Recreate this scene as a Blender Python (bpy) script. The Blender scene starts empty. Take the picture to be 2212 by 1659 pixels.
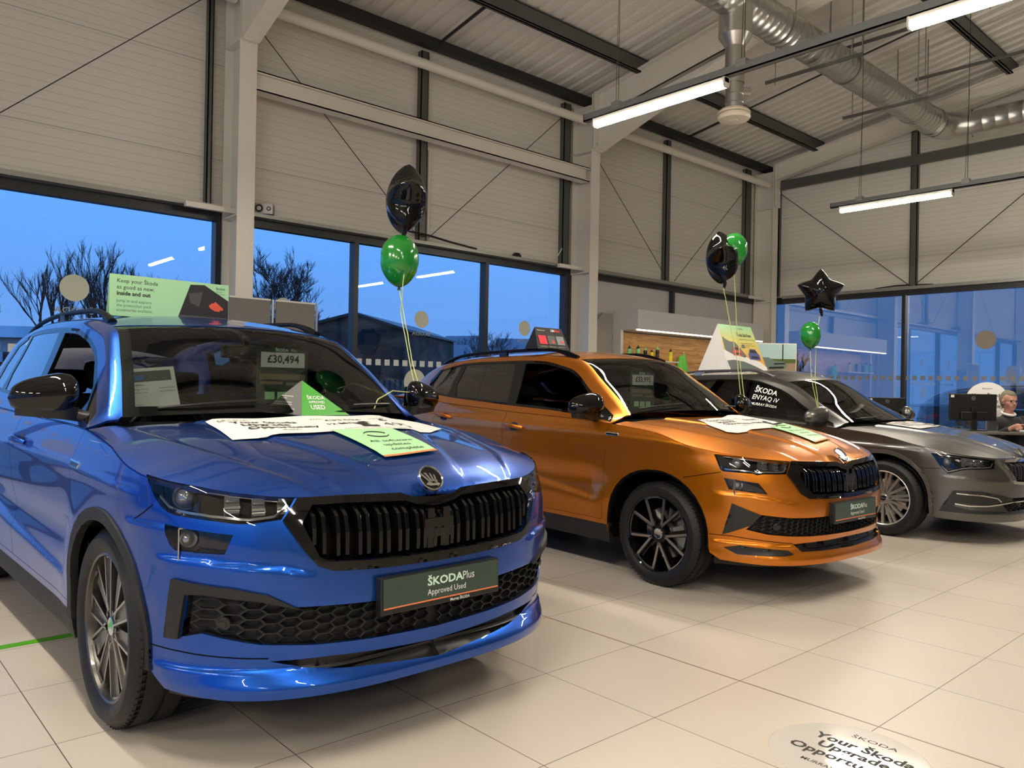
import bpy, bmesh, math, random
import numpy as np
from mathutils import Vector, Matrix, noise
from mathutils.geometry import delaunay_2d_cdt
PI = math.pi
random.seed(7)
SC = bpy.context.scene
COL = SC.collection
# ------------------------------------------------------------------ camera
CAM_H = 1.2756
_f, _yaw, _pit, _rol = 1693.9, 0.83834, 0.002185, 0.01852
_fw = Vector((math.cos(_yaw)*math.cos(_pit), math.sin(_yaw)*math.cos(_pit), math.sin(_pit)))
_r = Vector((math.sin(_yaw), -math.cos(_yaw), 0)); _up = _r.cross(_fw)
_r2 = _r*math.cos(_rol)+_up*math.sin(_rol); _u2 = _up*math.cos(_rol)-_r*math.sin(_rol)
cd = bpy.data.cameras.new('camera'); cam = bpy.data.objects.new('camera', cd); COL.objects.link(cam)
cd.sensor_fit = 'HORIZONTAL'; cd.sensor_width = 36; cd.lens = 36*_f/2212; cd.clip_start = .05; cd.clip_end = 500
cam.matrix_world = Matrix(((_r2.x, _u2.x, -_fw.x, 0), (_r2.y, _u2.y, -_fw.y, 0), (_r2.z, _u2.z, -_fw.z, CAM_H), (0, 0, 0, 1)))
SC.camera = cam
# ------------------------------------------------------------------ world and exposure
SC.view_settings.view_transform = 'Standard'; SC.view_settings.look = 'None'
SC.view_settings.exposure = 0.0; SC.view_settings.gamma = 1; SC.view_settings.use_curve_mapping = False
w = bpy.data.worlds.new('dusk_sky'); SC.world = w; w.use_nodes = True
nt = w.node_tree; nt.nodes.clear()
out = nt.nodes.new('ShaderNodeOutputWorld'); bg = nt.nodes.new('ShaderNodeBackground')
tc = nt.nodes.new('ShaderNodeTexCoord'); sp = nt.nodes.new('ShaderNodeSeparateXYZ'); cr = nt.nodes.new('ShaderNodeValToRGB')
nt.links.new(tc.outputs['Generated'], sp.inputs[0]); nt.links.new(sp.outputs['Z'], cr.inputs[0])
e = cr.color_ramp.elements
e[0].position = 0.0; e[0].color = (.15, .33, .72, 1); e[1].position = .5; e[1].color = (.10, .33, .95, 1)
k = e.new(.10); k.color = (.125, .34, .84, 1); k = e.new(.22); k.color = (.125, .40, 1.0, 1)
nt.links.new(cr.outputs[0], bg.inputs[0]); bg.inputs[1].default_value = 1.15
nt.links.new(bg.outputs[0], out.inputs[0])
LAMP_E = 190.0
# ------------------------------------------------------------------ materials
def mat(name, col, rough=.5, metal=0.0, coat=0.0, coat_r=.03, spec=.5, trans=0, ior=1.5, alpha=1, emit=None, es=0, sheen=0):
    m = bpy.data.materials.new(name); m.use_nodes = True
    b = m.node_tree.nodes['Principled BSDF']; I = b.inputs
    I['Base Color'].default_value = (*col, 1); I['Roughness'].default_value = rough; I['Metallic'].default_value = metal
    I['Coat Weight'].default_value = coat; I['Coat Roughness'].default_value = coat_r; I['Specular IOR Level'].default_value = spec
    I['Transmission Weight'].default_value = trans; I['IOR'].default_value = ior; I['Alpha'].default_value = alpha
    I['Sheen Weight'].default_value = sheen
    if emit: I['Emission Color'].default_value = (*emit, 1); I['Emission Strength'].default_value = es
    return m
def bsdf(m): return m.node_tree.nodes['Principled BSDF']
def noise_rough(m, scale=6, lo=.1, hi=.3, bump=0, bscale=40):
    nt = m.node_tree; b = bsdf(m)
    n = nt.nodes.new('ShaderNodeTexNoise'); n.inputs['Scale'].default_value = scale
    c = nt.nodes.new('ShaderNodeTexCoord'); nt.links.new(c.outputs['Object'], n.inputs['Vector'])
    r = nt.nodes.new('ShaderNodeMapRange'); r.inputs['To Min'].default_value = lo; r.inputs['To Max'].default_value = hi
    nt.links.new(n.outputs['Fac'], r.inputs[0]); nt.links.new(r.outputs[0], b.inputs['Roughness'])
    if bump:
        n2 = nt.nodes.new('ShaderNodeTexNoise'); n2.inputs['Scale'].default_value = bscale; nt.links.new(c.outputs['Object'], n2.inputs['Vector'])
        bp = nt.nodes.new('ShaderNodeBump'); bp.inputs['Strength'].default_value = bump; bp.inputs['Distance'].default_value = .01
        nt.links.new(n2.outputs['Fac'], bp.inputs['Height']); nt.links.new(bp.outputs[0], b.inputs['Normal'])
    return m
def glass(name, tint=(1, 1, 1), refl=1.0, ior=1.5, rough=0.0):
    """thin pane: clear transmission, mirror reflection by Fresnel"""
    m = bpy.data.materials.new(name); m.use_nodes = True; nt = m.node_tree; nt.nodes.clear()
    o = nt.nodes.new('ShaderNodeOutputMaterial'); t = nt.nodes.new('ShaderNodeBsdfTransparent'); t.inputs[0].default_value = (*tint, 1)
    g = nt.nodes.new('ShaderNodeBsdfGlossy'); g.inputs['Roughness'].default_value = rough
    f = nt.nodes.new('ShaderNodeFresnel'); f.inputs['IOR'].default_value = ior
    mu = nt.nodes.new('ShaderNodeMath'); mu.operation = 'MULTIPLY'; mu.inputs[1].default_value = refl; mu.use_clamp = True
    mx = nt.nodes.new('ShaderNodeMixShader'); nt.links.new(f.outputs[0], mu.inputs[0]); nt.links.new(mu.outputs[0], mx.inputs[0])
    nt.links.new(t.outputs[0], mx.inputs[1]); nt.links.new(g.outputs[0], mx.inputs[2]); nt.links.new(mx.outputs[0], o.inputs[0])
    return m
def paint(name, base, coatr=.015, metal=.55, flake=.32):
    m = mat(name, base, flake, metal, 1.0, coatr); b = bsdf(m); nt = m.node_tree; b.inputs['Coat IOR'].default_value = 1.4
    n = nt.nodes.new('ShaderNodeTexVoronoi'); n.inputs['Scale'].default_value = 900
    c = nt.nodes.new('ShaderNodeTexCoord'); nt.links.new(c.outputs['Object'], n.inputs['Vector'])
    bp = nt.nodes.new('ShaderNodeBump'); bp.inputs['Strength'].default_value = .12; bp.inputs['Distance'].default_value = .0008
    nt.links.new(n.outputs['Distance'], bp.inputs['Height']); nt.links.new(bp.outputs[0], b.inputs['Normal'])
    return m
M = {}
M['blue_paint'] = paint('blue_metallic_paint', (.002, .070, .42), metal=.85)
M['orange_paint'] = paint('orange_metallic_paint', (.62, .185, .002), metal=.8)
M['grey_paint'] = paint('grey_metallic_paint', (.125, .122, .115), metal=.85)
M['gloss_black'] = mat('gloss_black', (.003, .003, .003), .05)
M['satin_black'] = mat('satin_black', (.012, .012, .012), .35)
M['matte_black'] = noise_rough(mat('black_textured_plastic', (.009, .0088, .0085), .6), 30, .5, .65, .15, 300)
M['dark'] = mat('deep_black', (.003, .003, .003), .9, spec=.1)
M['interior'] = mat('dark_interior_fabric', (.012, .012, .013), .8, spec=.2)
M['chrome'] = mat('chrome', (.78, .78, .76), .07, 1)
M['lens'] = mat('lamp_lens', (.35, .36, .36), .12, .7, .5)
M['alu'] = mat('machined_alloy', (.50, .48, .45), .28, 1)
M['grey_alloy'] = mat('dark_grey_alloy', (.10, .095, .088), .32, .8, .4)
M['silver_alloy'] = mat('silver_alloy', (.55, .53, .50), .3, .9, .5)
M['rubber'] = noise_rough(mat('tyre_rubber', (.007, .007, .007), .55, spec=.4), 20, .45, .62, .1, 120)
M['ws_glass'] = glass('windscreen_glass', (.60, .66, .63), 1.15)
M['side_glass'] = glass('side_glass', (.50, .56, .56), 1.5)
M['dark_glass'] = glass('privacy_glass', (.06, .07, .08), 2.2)
M['lamp_glass'] = glass('lamp_cover', (.92, .93, .93), .8)
M['win_glass'] = glass('window_glass', (.97, .985, 1.0), 1.55)
M['end_glass'] = glass('end_window_glass', (.95, .98, 1.0), 9.0)
M['white'] = mat('white_paper', (.80, .78, .75), .5)
M['green_card'] = mat('mint_green_card', (.42, .74, .40), .45)
M['dkgreen'] = mat('dark_green_board', (.035, .062, .048), .35)
M['green'] = mat('leaf_green_card', (.05, .36, .035), .35)
M['orange_line'] = mat('orange_print', (.80, .22, .08), .5)
M['ink'] = mat('black_ink', (.015, .015, .015), .6)
M['inkw'] = mat('white_ink', (.85, .88, .84), .6)
M['inkm'] = mat('mint_ink', (.62, .85, .70), .6)
M['grey_card'] = mat('grey_card', (.09, .09, .085), .5)
M['cream'] = noise_rough(mat('cream_painted_steel', (.74, .70, .62), .35), 3, .25, .45, .05, 60)
M['galv'] = mat('galvanised_steel', (.13, .135, .125), .45, .6)
M['galv_l'] = noise_rough(mat('galvanised_ledge', (.34, .34, .31), .4, .7), 25, .3, .55)
M['dkframe'] = mat('dark_window_frame', (.020, .021, .022), .35)
M['duct'] = mat('spiral_duct_steel', (.50, .50, .47), .30, .95)
M['track'] = mat('grey_light_track', (.20, .21, .21), .4, .3)
M['lampw'] = mat('white_lamp_housing', (.72, .70, .64), .4)
M['diff'] = mat('lit_diffuser', (1, 1, 1), .5, emit=(1.0, .915, .765), es=LAMP_E)
M['off_white'] = mat('off_white_panel', (.60, .575, .56), .45)
M['wire'] = mat('steel_wire', (.05, .045, .04), .5, .5)
M['skin'] = mat('skin', (.50, .24, .17), .5)
M['rubber_green'] = mat('green_balloon_rubber', (.010, .20, .022), .14, 0, .6, .04)
M['foil_black'] = mat('black_foil', (.003, .003, .003), .07, spec=.35)
M['ribbon'] = mat('yellow_green_ribbon', (.62, .70, .24), .35)
# ------------------------------------------------------------------ objects
def link(o, parent=None):
    COL.objects.link(o)
    if parent is not None: o.parent = parent
    return o
def tag(o, label=None, cat=None, group=None, kind=None):
    if label: o['label'] = label
    if cat: o['category'] = cat
    if group: o['group'] = group
    if kind: o['kind'] = kind
    return o
def thing(name, label, cat, loc=(0, 0, 0), rz=0, group=None):
    o = bpy.data.objects.new(name, None); o.empty_display_size = .1; COL.objects.link(o)
    o.location = loc; o.rotation_euler = (0, 0, rz); return tag(o, label, cat, group)
def copy_tree(o, parent=None):
    c = o.copy(); COL.objects.link(c)
    if parent is not None: c.parent = parent
    for ch in list(o.children): copy_tree(ch, c)
    return c
def smooth(me, ang=None):
    me.polygons.foreach_set('use_smooth', [True]*len(me.polygons))
    if ang is not None: me.set_sharp_from_angle(angle=math.radians(ang))
class MB:
    """collects simple shapes into one mesh"""
    def __init__(s): s.v = []; s.f = []
    def add(s, v, f):
        n = len(s.v); s.v += [tuple(a) for a in v]; s.f += [tuple(i+n for i in q) for q in f]; return s
    def box(s, a, b, mtx=None):
        (x0, y0, z0), (x1, y1, z1) = a, b
        v = [(x0, y0, z0), (x1, y0, z0), (x1, y1, z0), (x0, y1, z0), (x0, y0, z1), (x1, y0, z1), (x1, y1, z1), (x0, y1, z1)]
        if mtx is not None: v = [mtx @ Vector(p) for p in v]
        return s.add(v, [(0, 3, 2, 1), (4, 5, 6, 7), (0, 1, 5, 4), (1, 2, 6, 5), (2, 3, 7, 6), (3, 0, 4, 7)])
    def prism(s, poly, h0, h1, mtx=None):
        """poly in xy, extruded from z h0 to h1, moved by mtx"""
        n = len(poly); v = [(p[0], p[1], h0) for p in poly]+[(p[0], p[1], h1) for p in poly]
        if mtx is not None: v = [mtx @ Vector(p) for p in v]
        return s.add(v, [tuple(range(n-1, -1, -1)), tuple(range(n, 2*n))]+[(i, (i+1) % n, n+(i+1) % n, n+i) for i in range(n)])
    def tube(s, pts, r, n=8, cap=True, closed=False):
        pts = [Vector(p) for p in pts]; m = len(pts); rs = r if isinstance(r, (list, tuple)) else [r]*m
        base = len(s.v); up = Vector((0, 0, 1)); prev = None
        for i, p in enumerate(pts):
            if closed: d = pts[(i+1) % m]-pts[i-1]
            else: d = pts[min(i+1, m-1)]-pts[max(i-1, 0)]
            d.normalize()
            if prev is None: a = d.cross(up if abs(d.z) < .95 else Vector((1, 0, 0))).normalized()
            else: a = (prev-d*prev.dot(d)).normalized()
            prev = a; b = d.cross(a)
            for j in range(n): t = 2*PI*j/n; s.v.append(tuple(p+(a*math.cos(t)+b*math.sin(t))*rs[i]))
        for i in range(m if closed else m-1):
            i2 = (i+1) % m
            for j in range(n): s.f.append((base+i*n+j, base+i*n+(j+1) % n, base+i2*n+(j+1) % n, base+i2*n+j))
        if cap and not closed:
            s.f.append(tuple(base+j for j in range(n-1, -1, -1))); s.f.append(tuple(base+(m-1)*n+j for j in range(n)))
        return s
    def lathe(s, prof, n=48, mtx=None, closed=False):
        """prof (r, z) turned about z"""
        base = len(s.v); m = len(prof)
        for r, z in prof:
            for j in range(n):
                t = 2*PI*j/n; p = Vector((r*math.cos(t), r*math.sin(t), z)); s.v.append(tuple(mtx @ p if mtx is not None else p))
        for i in range(m if closed else m-1):
            i2 = (i+1) % m
            for j in range(n): s.f.append((base+i*n+j, base+i*n+(j+1) % n, base+i2*n+(j+1) % n, base+i2*n+j))
        return s
    def build(s, name, material, parent=None, sm=None, bevel=0):
        me = bpy.data.meshes.new(name); me.from_pydata(s.v, [], s.f); me.update()
        bm = bmesh.new(); bm.from_mesh(me); bmesh.ops.recalc_face_normals(bm, faces=bm.faces); bm.to_mesh(me); bm.free()
        me.materials.append(material)
        if sm is not None: smooth(me, sm)
        o = link(bpy.data.objects.new(name, me), parent)
        if bevel:
            b = o.modifiers.new('b', 'BEVEL'); b.width = bevel; b.segments = 2; b.limit_method = 'ANGLE'
        return o
def box(name, a, b, m, parent=None, bevel=0): return MB().box(a, b).build(name, m, parent, bevel=bevel)
def cone_cyl(p0, p1, r, n=16): return MB().tube([p0, p1], r, n)
def rot_to(d):
    return Vector(d).to_track_quat('Z', 'Y').to_matrix().to_4x4()
def frame(o, ex, ey):
    """matrix whose x,y axes are ex,ey and origin o"""
    ex = Vector(ex).normalized(); ey = Vector(ey); ez = ex.cross(ey).normalized(); ey = ez.cross(ex)
    return Matrix(((ex.x, ey.x, ez.x, o[0]), (ex.y, ey.y, ez.y, o[1]), (ex.z, ey.z, ez.z, o[2]), (0, 0, 0, 1)))
_fcache = {}
def text_data(txt, size, bold=0, align='LEFT', sx=1, space=1.0):
    """triangles of a line of text lying in xy"""
    c = bpy.data.curves.new('t', 'FONT'); c.body = txt; c.size = size; c.align_x = align; c.offset = bold*size; c.resolution_u = 2
    c.space_character = space
    o = bpy.data.objects.new('t', c); COL.objects.link(o)
    dg = bpy.context.evaluated_depsgraph_get(); dg.update(); me = bpy.data.meshes.new_from_object(o.evaluated_get(dg))
    v = [(p.co.x*sx, p.co.y, 0) for p in me.vertices]; f = [tuple(p.vertices) for p in me.polygons]
    bpy.data.objects.remove(o); bpy.data.curves.remove(c); bpy.data.meshes.remove(me)
    return v, f
def text(lines, mtx, m, parent, name='lettering', mapf=None):
    """lines: (string, x, y, size, bold, align, stretch)"""
    mb = MB()
    for L in lines:
        t, x, y, s = L[:4]; bold = L[4] if len(L) > 4 else 0; al = L[5] if len(L) > 5 else 'LEFT'; sx = L[6] if len(L) > 6 else 1
        v, f = text_data(t, s, bold, al, sx); mb.add([(a+x, b+y, 0) for a, b, c in v], f)
    if mapf: mb.v = [tuple(mapf(p[0], p[1])) for p in mb.v]
    else: mb.v = [tuple(mtx @ Vector(p)) for p in mb.v]
    me = bpy.data.meshes.new(name); me.from_pydata(mb.v, [], mb.f); me.materials.append(m)
    return link(bpy.data.objects.new(name, me), parent)
def lut(tab,x):
    t=np.asarray(tab,float); return np.interp(x,t[:,0],t[:,1])
def slut(tab,x):
    # smooth (pchip-like) interpolation of a table
    t=np.asarray(tab,float); X=t[:,0]; Y=t[:,1]; x=np.clip(x,X[0],X[-1])
    h=np.diff(X); d=np.diff(Y)/h; m=np.zeros(len(X)); m[0]=d[0]; m[-1]=d[-1]
    for i in range(1,len(X)-1):
        if d[i-1]*d[i]>0:
            w1=2*h[i]+h[i-1]; w2=h[i]+2*h[i-1]; m[i]=(w1+w2)/(w1/d[i-1]+w2/d[i])
    i=np.clip(np.searchsorted(X,x,side='right')-1,0,len(X)-2)
    u=(x-X[i])/h[i]; u2=u*u; u3=u2*u
    return (2*u3-3*u2+1)*Y[i]+(u3-2*u2+u)*h[i]*m[i]+(-2*u3+3*u2)*Y[i+1]+(u3-u2)*h[i]*m[i+1]
class Car:
    """surfaces of one car; x forward from front axle, y outward (half), z up"""
    def __init__(s,d): s.__dict__.update(d)
    # ---- wrap: u along the car (rear centre -> side -> nose centre), z height
    def side_y(s,x,z):
        x=np.asarray(x,float); z=np.asarray(z,float)
        y=s.W*slut(s.prof,z)
        y=y*(1-s.tf*np.clip((x+.55)/1.0,0,2)**2-s.tr*np.clip((-s.wb+.2-x)/1.0,0,2)**2)
        for cx in (0,-s.wb):
            r=np.sqrt((x-cx)**2+(z-.36)**2); y=y+s.flare*np.exp(-((r-.47)/.13)**2)*np.clip((s.zf-z)/.25+.5,0,1)
        y=y-s.scoop*np.exp(-((z-s.zs)/.09)**2)*np.clip((-.35-x)/.25,0,1)*np.clip((x+s.wb-.45)/.25,0,1)
        return y
    def crease(s,u,z):
        d=0*u
        for pts,h,w,fall in s.cr:
            P=np.array(pts,float); zl=np.interp(u,P[:,0],P[:,1]); win=np.clip((u-P[0,0])/.07,0,1)*np.clip((P[-1,0]-u)/.07,0,1)
            t=z-zl; d=d+h*np.tanh(-t/w)*np.exp(-(t/fall)**2)*win
        return d
    def wrap(s,u,z):
        u=np.asarray(u,float)+0*np.asarray(z,float); z=np.asarray(z,float)+0*u
        xc,xr=s.xc,s.xr
        X=np.clip(u,xr,xc); Y=s.side_y(X,z)
        thf=np.clip(u-xc,0,PI/2); thr=np.clip(xr-u,0,PI/2)
        nf=s.nf; nr=s.nr
        c,si=np.cos(thf),np.sin(thf); r=(np.abs(c)**nf+np.abs(si)**nf)**(-1/nf)
        A=slut(s.nose,z)-xc
        x=np.where(thf>0,xc+A*r*si,X); y=np.where(thf>0,Y*r*c,Y)
        d=s.crease(u,z); q=np.maximum(np.abs(r*si),1e-6)**(nf-1)/np.maximum(A,.1); q2=np.maximum(np.abs(r*c),1e-6)**(nf-1)/np.maximum(Y,.1); L=np.sqrt(q*q+q2*q2)
        x=x+np.where(thf>0,d*q/L,0); y=y+np.where(thf>0,d*q2/L,d)
        c,si=np.cos(thr),np.sin(thr); r=(np.abs(c)**nr+np.abs(si)**nr)**(-1/nr)
        A=xr-slut(s.tail,z)
        x=np.where(thr>0,xr-A*r*si,x); y=np.where(thr>0,Y*r*c,y)
        return np.stack([x,y,z],-1)
    @property
    def u0(s): return s.xr-PI/2
    @property
    def u1(s): return s.xc+PI/2
    def u_of_y(s,y,z):
        k=round(float(z),3)
        if not hasattr(s,'_uc'): s._uc={}
        if k not in s._uc:
            u=np.linspace(s.xc-.35,s.u1,260); yy=s.wrap(u,k)[:,1]; yy=np.minimum.accumulate(yy); s._uc[k]=(yy[::-1],u[::-1])
        a,b=s._uc[k]; return float(np.interp(y,a,b))
    # top edge of the wrap: belt line at the side, bonnet edge in front, tailgate behind
    def ztop(s,u): return slut(s.top,u)
    # ---- bonnet, a height field over (x, y)
    def edge(s):
        if not hasattr(s,'_e'):
            u=np.linspace(s.hx0-.12,s.u1,400); e=s.wrap(u,s.ztop(u)); e[:,0]=np.maximum.accumulate(e[:,0]+np.arange(400)*1e-7); s._e=e
        return s._e
    def hood(s,x,y):
        e=s.edge(); x=np.asarray(x,float)+0*np.asarray(y,float); y=np.asarray(y,float)+0*x
        ye=np.maximum(np.interp(x,e[:,0],e[:,1]),.02); ze=np.interp(x,e[:,0],e[:,2]); zc=slut(s.hc,x)
        t=np.abs(y)/ye
        z=zc+(ze-zc)*np.clip(t,0,1.2)**s.hp
        k=np.clip((s.xn0-x)/.25,0,1)
        yl=lut(s.ribl,x); z=z-s.rib*k*np.tanh((np.abs(y)-yl)/.014)*np.exp(-((np.abs(y)-yl)/.13)**2)
        y2=lut(s.ribo,x); z=z+s.rib2*k*np.tanh((np.abs(y)-y2)/.012)*np.exp(-((np.abs(y)-y2)/.10)**2)*np.clip((ye-np.abs(y))/.05,0,1)
        return np.stack([x,y,z],-1)
    # ---- cabin (x,v) v: 0 belt .. 1 roof edge .. 2 centre
    def cabin(s,x,v):
        x=np.asarray(x,float)+0*np.asarray(v,float); v=np.asarray(v,float)+0*x
        zb=s.ztop(x); yb=s.side_y(np.clip(x,s.xr-.6,s.xc),zb)*lut(s.rb,x)-.004
        zp=slut(s.cz,x); yp=slut(s.cy,x); zc=slut(s.rc,x)
        def side(w): return yb+(yp-yb)*(w*(1-s.bw)+s.bw*w*w), zb+(zp-zb)*w
        def topc(w):  # w 0 edge..1 centre
            yy=yp*(1-w); return yy, zc+(zp-zc)*np.abs(1-w)**2.2
        f=s.fil
        ys,zs=side(np.clip(v,0,1)); yt,zt=topc(np.clip(v-1,0,1))
        y=np.where(v<1,ys,yt); z=np.where(v<1,zs,zt)
        m=np.abs(v-1)<f
        k=np.clip((v-1+f)/(2*f),0,1); a=side(1-f); b=topc(f)
        yy=(1-k)**2*a[0]+2*k*(1-k)*yp+k*k*b[0]; zz=(1-k)**2*a[1]+2*k*(1-k)*zp+k*k*b[1]
        y=np.where(m,yy,y); z=np.where(m,zz,z)
        bow=lut(s.bow,x); X=x+bow*(1-np.clip(y/np.maximum(yp,.05),0,1)**2)
        return np.stack([X,y,z],-1)
KOD=dict(W=.925,wb=2.791,prof=[(.16,.93),(.22,.95),(.30,.965),(.42,.97),(.58,.985),(.72,.985),(.86,.985),(.93,.99),(.97,.98),(1.05,.945),(1.12,.905)],
 tf=.015,tr=.03,flare=.012,zf=.85,scoop=.028,zs=.62,xc=-.02,xr=-3.25,nf=3.0,nr=3.4,
 nose=[(.16,.80),(.22,.845),(.27,.855),(.33,.815),(.45,.82),(.55,.84),(.68,.835),(.80,.81),(.90,.765),(.96,.72)],
 tail=[(.2,-3.74),(.4,-3.78),(.7,-3.77),(1.0,-3.70),(1.1,-3.68)],
 top=[(-4.82,1.06),(-3.3,1.12),(-2.6,1.10),(-1.6,1.085),(-.6,1.075),(-.40,1.065),(0,1.02),(.35,.96),(.75,.915),(1.0,.89),(1.30,.885),(1.36,.865),(1.56,.862)],
 hx0=-.44,hc=[(-.40,1.115),(0,1.085),(.35,1.035),(.60,.975),(.72,.925),(.79,.865)],hp=2.6,rib=.006,ribl=[(-.4,.50),(.2,.36),(.55,.24),(.8,.17)],rib2=.0055,ribo=[(-.45,.76),(0,.70),(.5,.56),(.8,.40)],cr=[([(-3.2,.955),(-1.6,.94),(-.4,.935),(.42,.90)],.006,.010,.09),([(-2.45,.60),(-1.6,.52),(-.5,.46)],.007,.012,.10),([(.28,.80),(.42,.795),(.60,.79)],.004,.006,.04),([(.48,.695),(.70,.690),(.95,.665),(1.05,.640)],.006,.007,.06),([(.44,.335),(.75,.335),(1.0,.325),(1.6,.31)],.008,.007,.045)],xn0=.82,
 rb=[(-4,1),(1,1)],cz=[(-3.75,1.2),(-3.4,1.46),(-3.0,1.555),(-2.2,1.60),(-1.5,1.585),(-1.0,1.515),(-.80,1.395),(-.44,1.10)],
 cy=[(-3.75,.60),(-3.2,.60),(-2.2,.625),(-1.5,.635),(-1.0,.64),(-.75,.69),(-.44,.775)],
 rc=[(-3.75,1.25),(-3.45,1.52),(-3.2,1.60),(-2.2,1.655),(-1.5,1.64),(-.98,1.56),(-.75,1.40),(-.44,1.125)],
 bw=-.18,fil=.09,bow=[(-3.7,-.12),(-3,-.05),(-2,0),(-1.1,.03),(-.95,.08),(-.44,.13)])
KAR=dict(KOD); KAR.update(cr=[([(-3.0,1.02),(-1.6,1.005),(-.4,.985),(.42,.93)],.006,.010,.08),([(-2.4,.62),(-1.25,.585),(-.5,.492)],.008,.012,.10),([(.46,.655),(.70,.645),(1.0,.60)],.005,.007,.06),([(.44,.36),(.75,.355),(1.0,.345),(1.6,.335)],.007,.006,.04)],W=.905,wb=2.638,xr=-3.02,tail=[(.2,-3.46),(.4,-3.52),(.7,-3.50),(1.0,-3.42),(1.1,-3.40)],
 nose=[(.14,.82),(.20,.875),(.26,.88),(.33,.84),(.45,.845),(.55,.855),(.66,.845),(.78,.81),(.87,.765),(.93,.72)],
 top=[(-4.6,1.12),(-3.3,1.16),(-2.6,1.12),(-1.6,1.075),(-.6,1.04),(-.40,1.025),(0,.985),(.35,.92),(.75,.865),(1.0,.84),(1.30,.835),(1.36,.815),(1.56,.812)],
 hc=[(-.40,1.09),(0,1.05),(.35,1.0),(.60,.935),(.72,.88),(.80,.815)],
 cz=[(-3.45,1.12),(-3.1,1.39),(-2.8,1.47),(-2.2,1.515),(-1.5,1.525),(-1.05,1.48),(-.80,1.33),(-.40,1.055)],
 rc=[(-3.45,1.2),(-3.2,1.45),(-3.0,1.515),(-2.2,1.575),(-1.5,1.58),(-1.02,1.52),(-.75,1.35),(-.40,1.08)],
 cy=[(-3.45,.58),(-3.0,.59),(-2.2,.60),(-1.5,.605),(-1.05,.585),(-.75,.64),(-.40,.70)],
 bow=[(-3.4,-.12),(-3,-.05),(-2,0),(-1.2,.03),(-1.0,.08),(-.40,.13)])
SUP=dict(KOD); SUP.update(cr=[([(-3.2,.86),(-1.6,.84),(-.4,.82),(.42,.79)],.007,.010,.08),([(-2.4,.50),(-1.25,.47),(-.5,.42)],.006,.012,.10),([(.5,.58),(.75,.56),(1.1,.55)],.004,.007,.06)],W=.915,wb=2.841,xr=-3.3,tail=[(.2,-3.85),(.4,-3.93),(.7,-3.92),(.95,-3.85),(1.0,-3.84)],
 nose=[(.14,.86),(.20,.91),(.26,.92),(.33,.90),(.45,.90),(.55,.90),(.62,.89),(.70,.86),(.78,.80),(.84,.74)],
 top=[(-4.9,.98),(-3.3,1.0),(-2.6,.985),(-1.6,.965),(-.6,.945),(-.42,.935),(0,.895),(.35,.83),(.75,.755),(1.0,.735),(1.30,.73),(1.56,.725)],
 hc=[(-.42,.985),(0,.945),(.35,.895),(.60,.83),(.72,.785),(.83,.72)],
 cz=[(-3.85,.99),(-3.4,1.22),(-3.0,1.32),(-2.2,1.43),(-1.6,1.44),(-1.15,1.35),(-.80,1.16),(-.42,.97)],
 rc=[(-3.85,1.0),(-3.5,1.27),(-3.2,1.40),(-2.2,1.50),(-1.6,1.505),(-1.15,1.42),(-.75,1.17),(-.42,.99)],
 cy=[(-3.85,.55),(-3.0,.56),(-2.2,.58),(-1.6,.585),(-1.15,.57),(-.75,.65),(-.42,.73)],
 bow=[(-3.8,-.12),(-3,-.05),(-2,0),(-1.4,.03),(-1.15,.09),(-.42,.14)])
# ================================================================== ROOM
X0, X1, Y0, Y1 = -9.0, 16.1, -9.0, 9.5
def struct(o): o['kind'] = 'structure'; return o
def nodes_of(m):
    nt = m.node_tree; c = nt.nodes.new('ShaderNodeTexCoord'); s = nt.nodes.new('ShaderNodeSeparateXYZ'); nt.links.new(c.outputs['Object'], s.inputs[0]); return nt, c, s
def mth(nt, op, a, b=None, clamp=False):
    n = nt.nodes.new('ShaderNodeMath'); n.operation = op; n.use_clamp = clamp
    for i, v in enumerate((a, b)):
        if v is None: continue
        if isinstance(v, (int, float)): n.inputs[i].default_value = v
        else: nt.links.new(v, n.inputs[i])
    return n.outputs[0]
def line_mask(nt, co, pitch, org, half):
    """1 on thin lines of a repeating pitch"""
    d = mth(nt, 'SUBTRACT', co, org-half); q = mth(nt, 'DIVIDE', d, pitch); fr = mth(nt, 'FRACT', q)
    return mth(nt, 'LESS_THAN', fr, 2*half/pitch)
# floor
m = mat('porcelain_floor_tiles', (.60, .52, .42), .36, spec=.4); nt, c, s = nodes_of(m); b = bsdf(m)
lx = line_mask(nt, s.outputs['X'], .5996, 2.4623, .0016); ly = line_mask(nt, s.outputs['Y'], .6004, 2.4759, .0016)
ln = mth(nt, 'MAXIMUM', lx, ly)
jt = mth(nt, 'LESS_THAN', mth(nt, 'ABSOLUTE', mth(nt, 'SUBTRACT', s.outputs['X'], 3.062)), .0045)
ns = nt.nodes.new('ShaderNodeTexNoise'); ns.inputs['Scale'].default_value = 1.3; ns.inputs['Detail'].default_value = 5; nt.links.new(c.outputs['Object'], ns.inputs[0])
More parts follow.
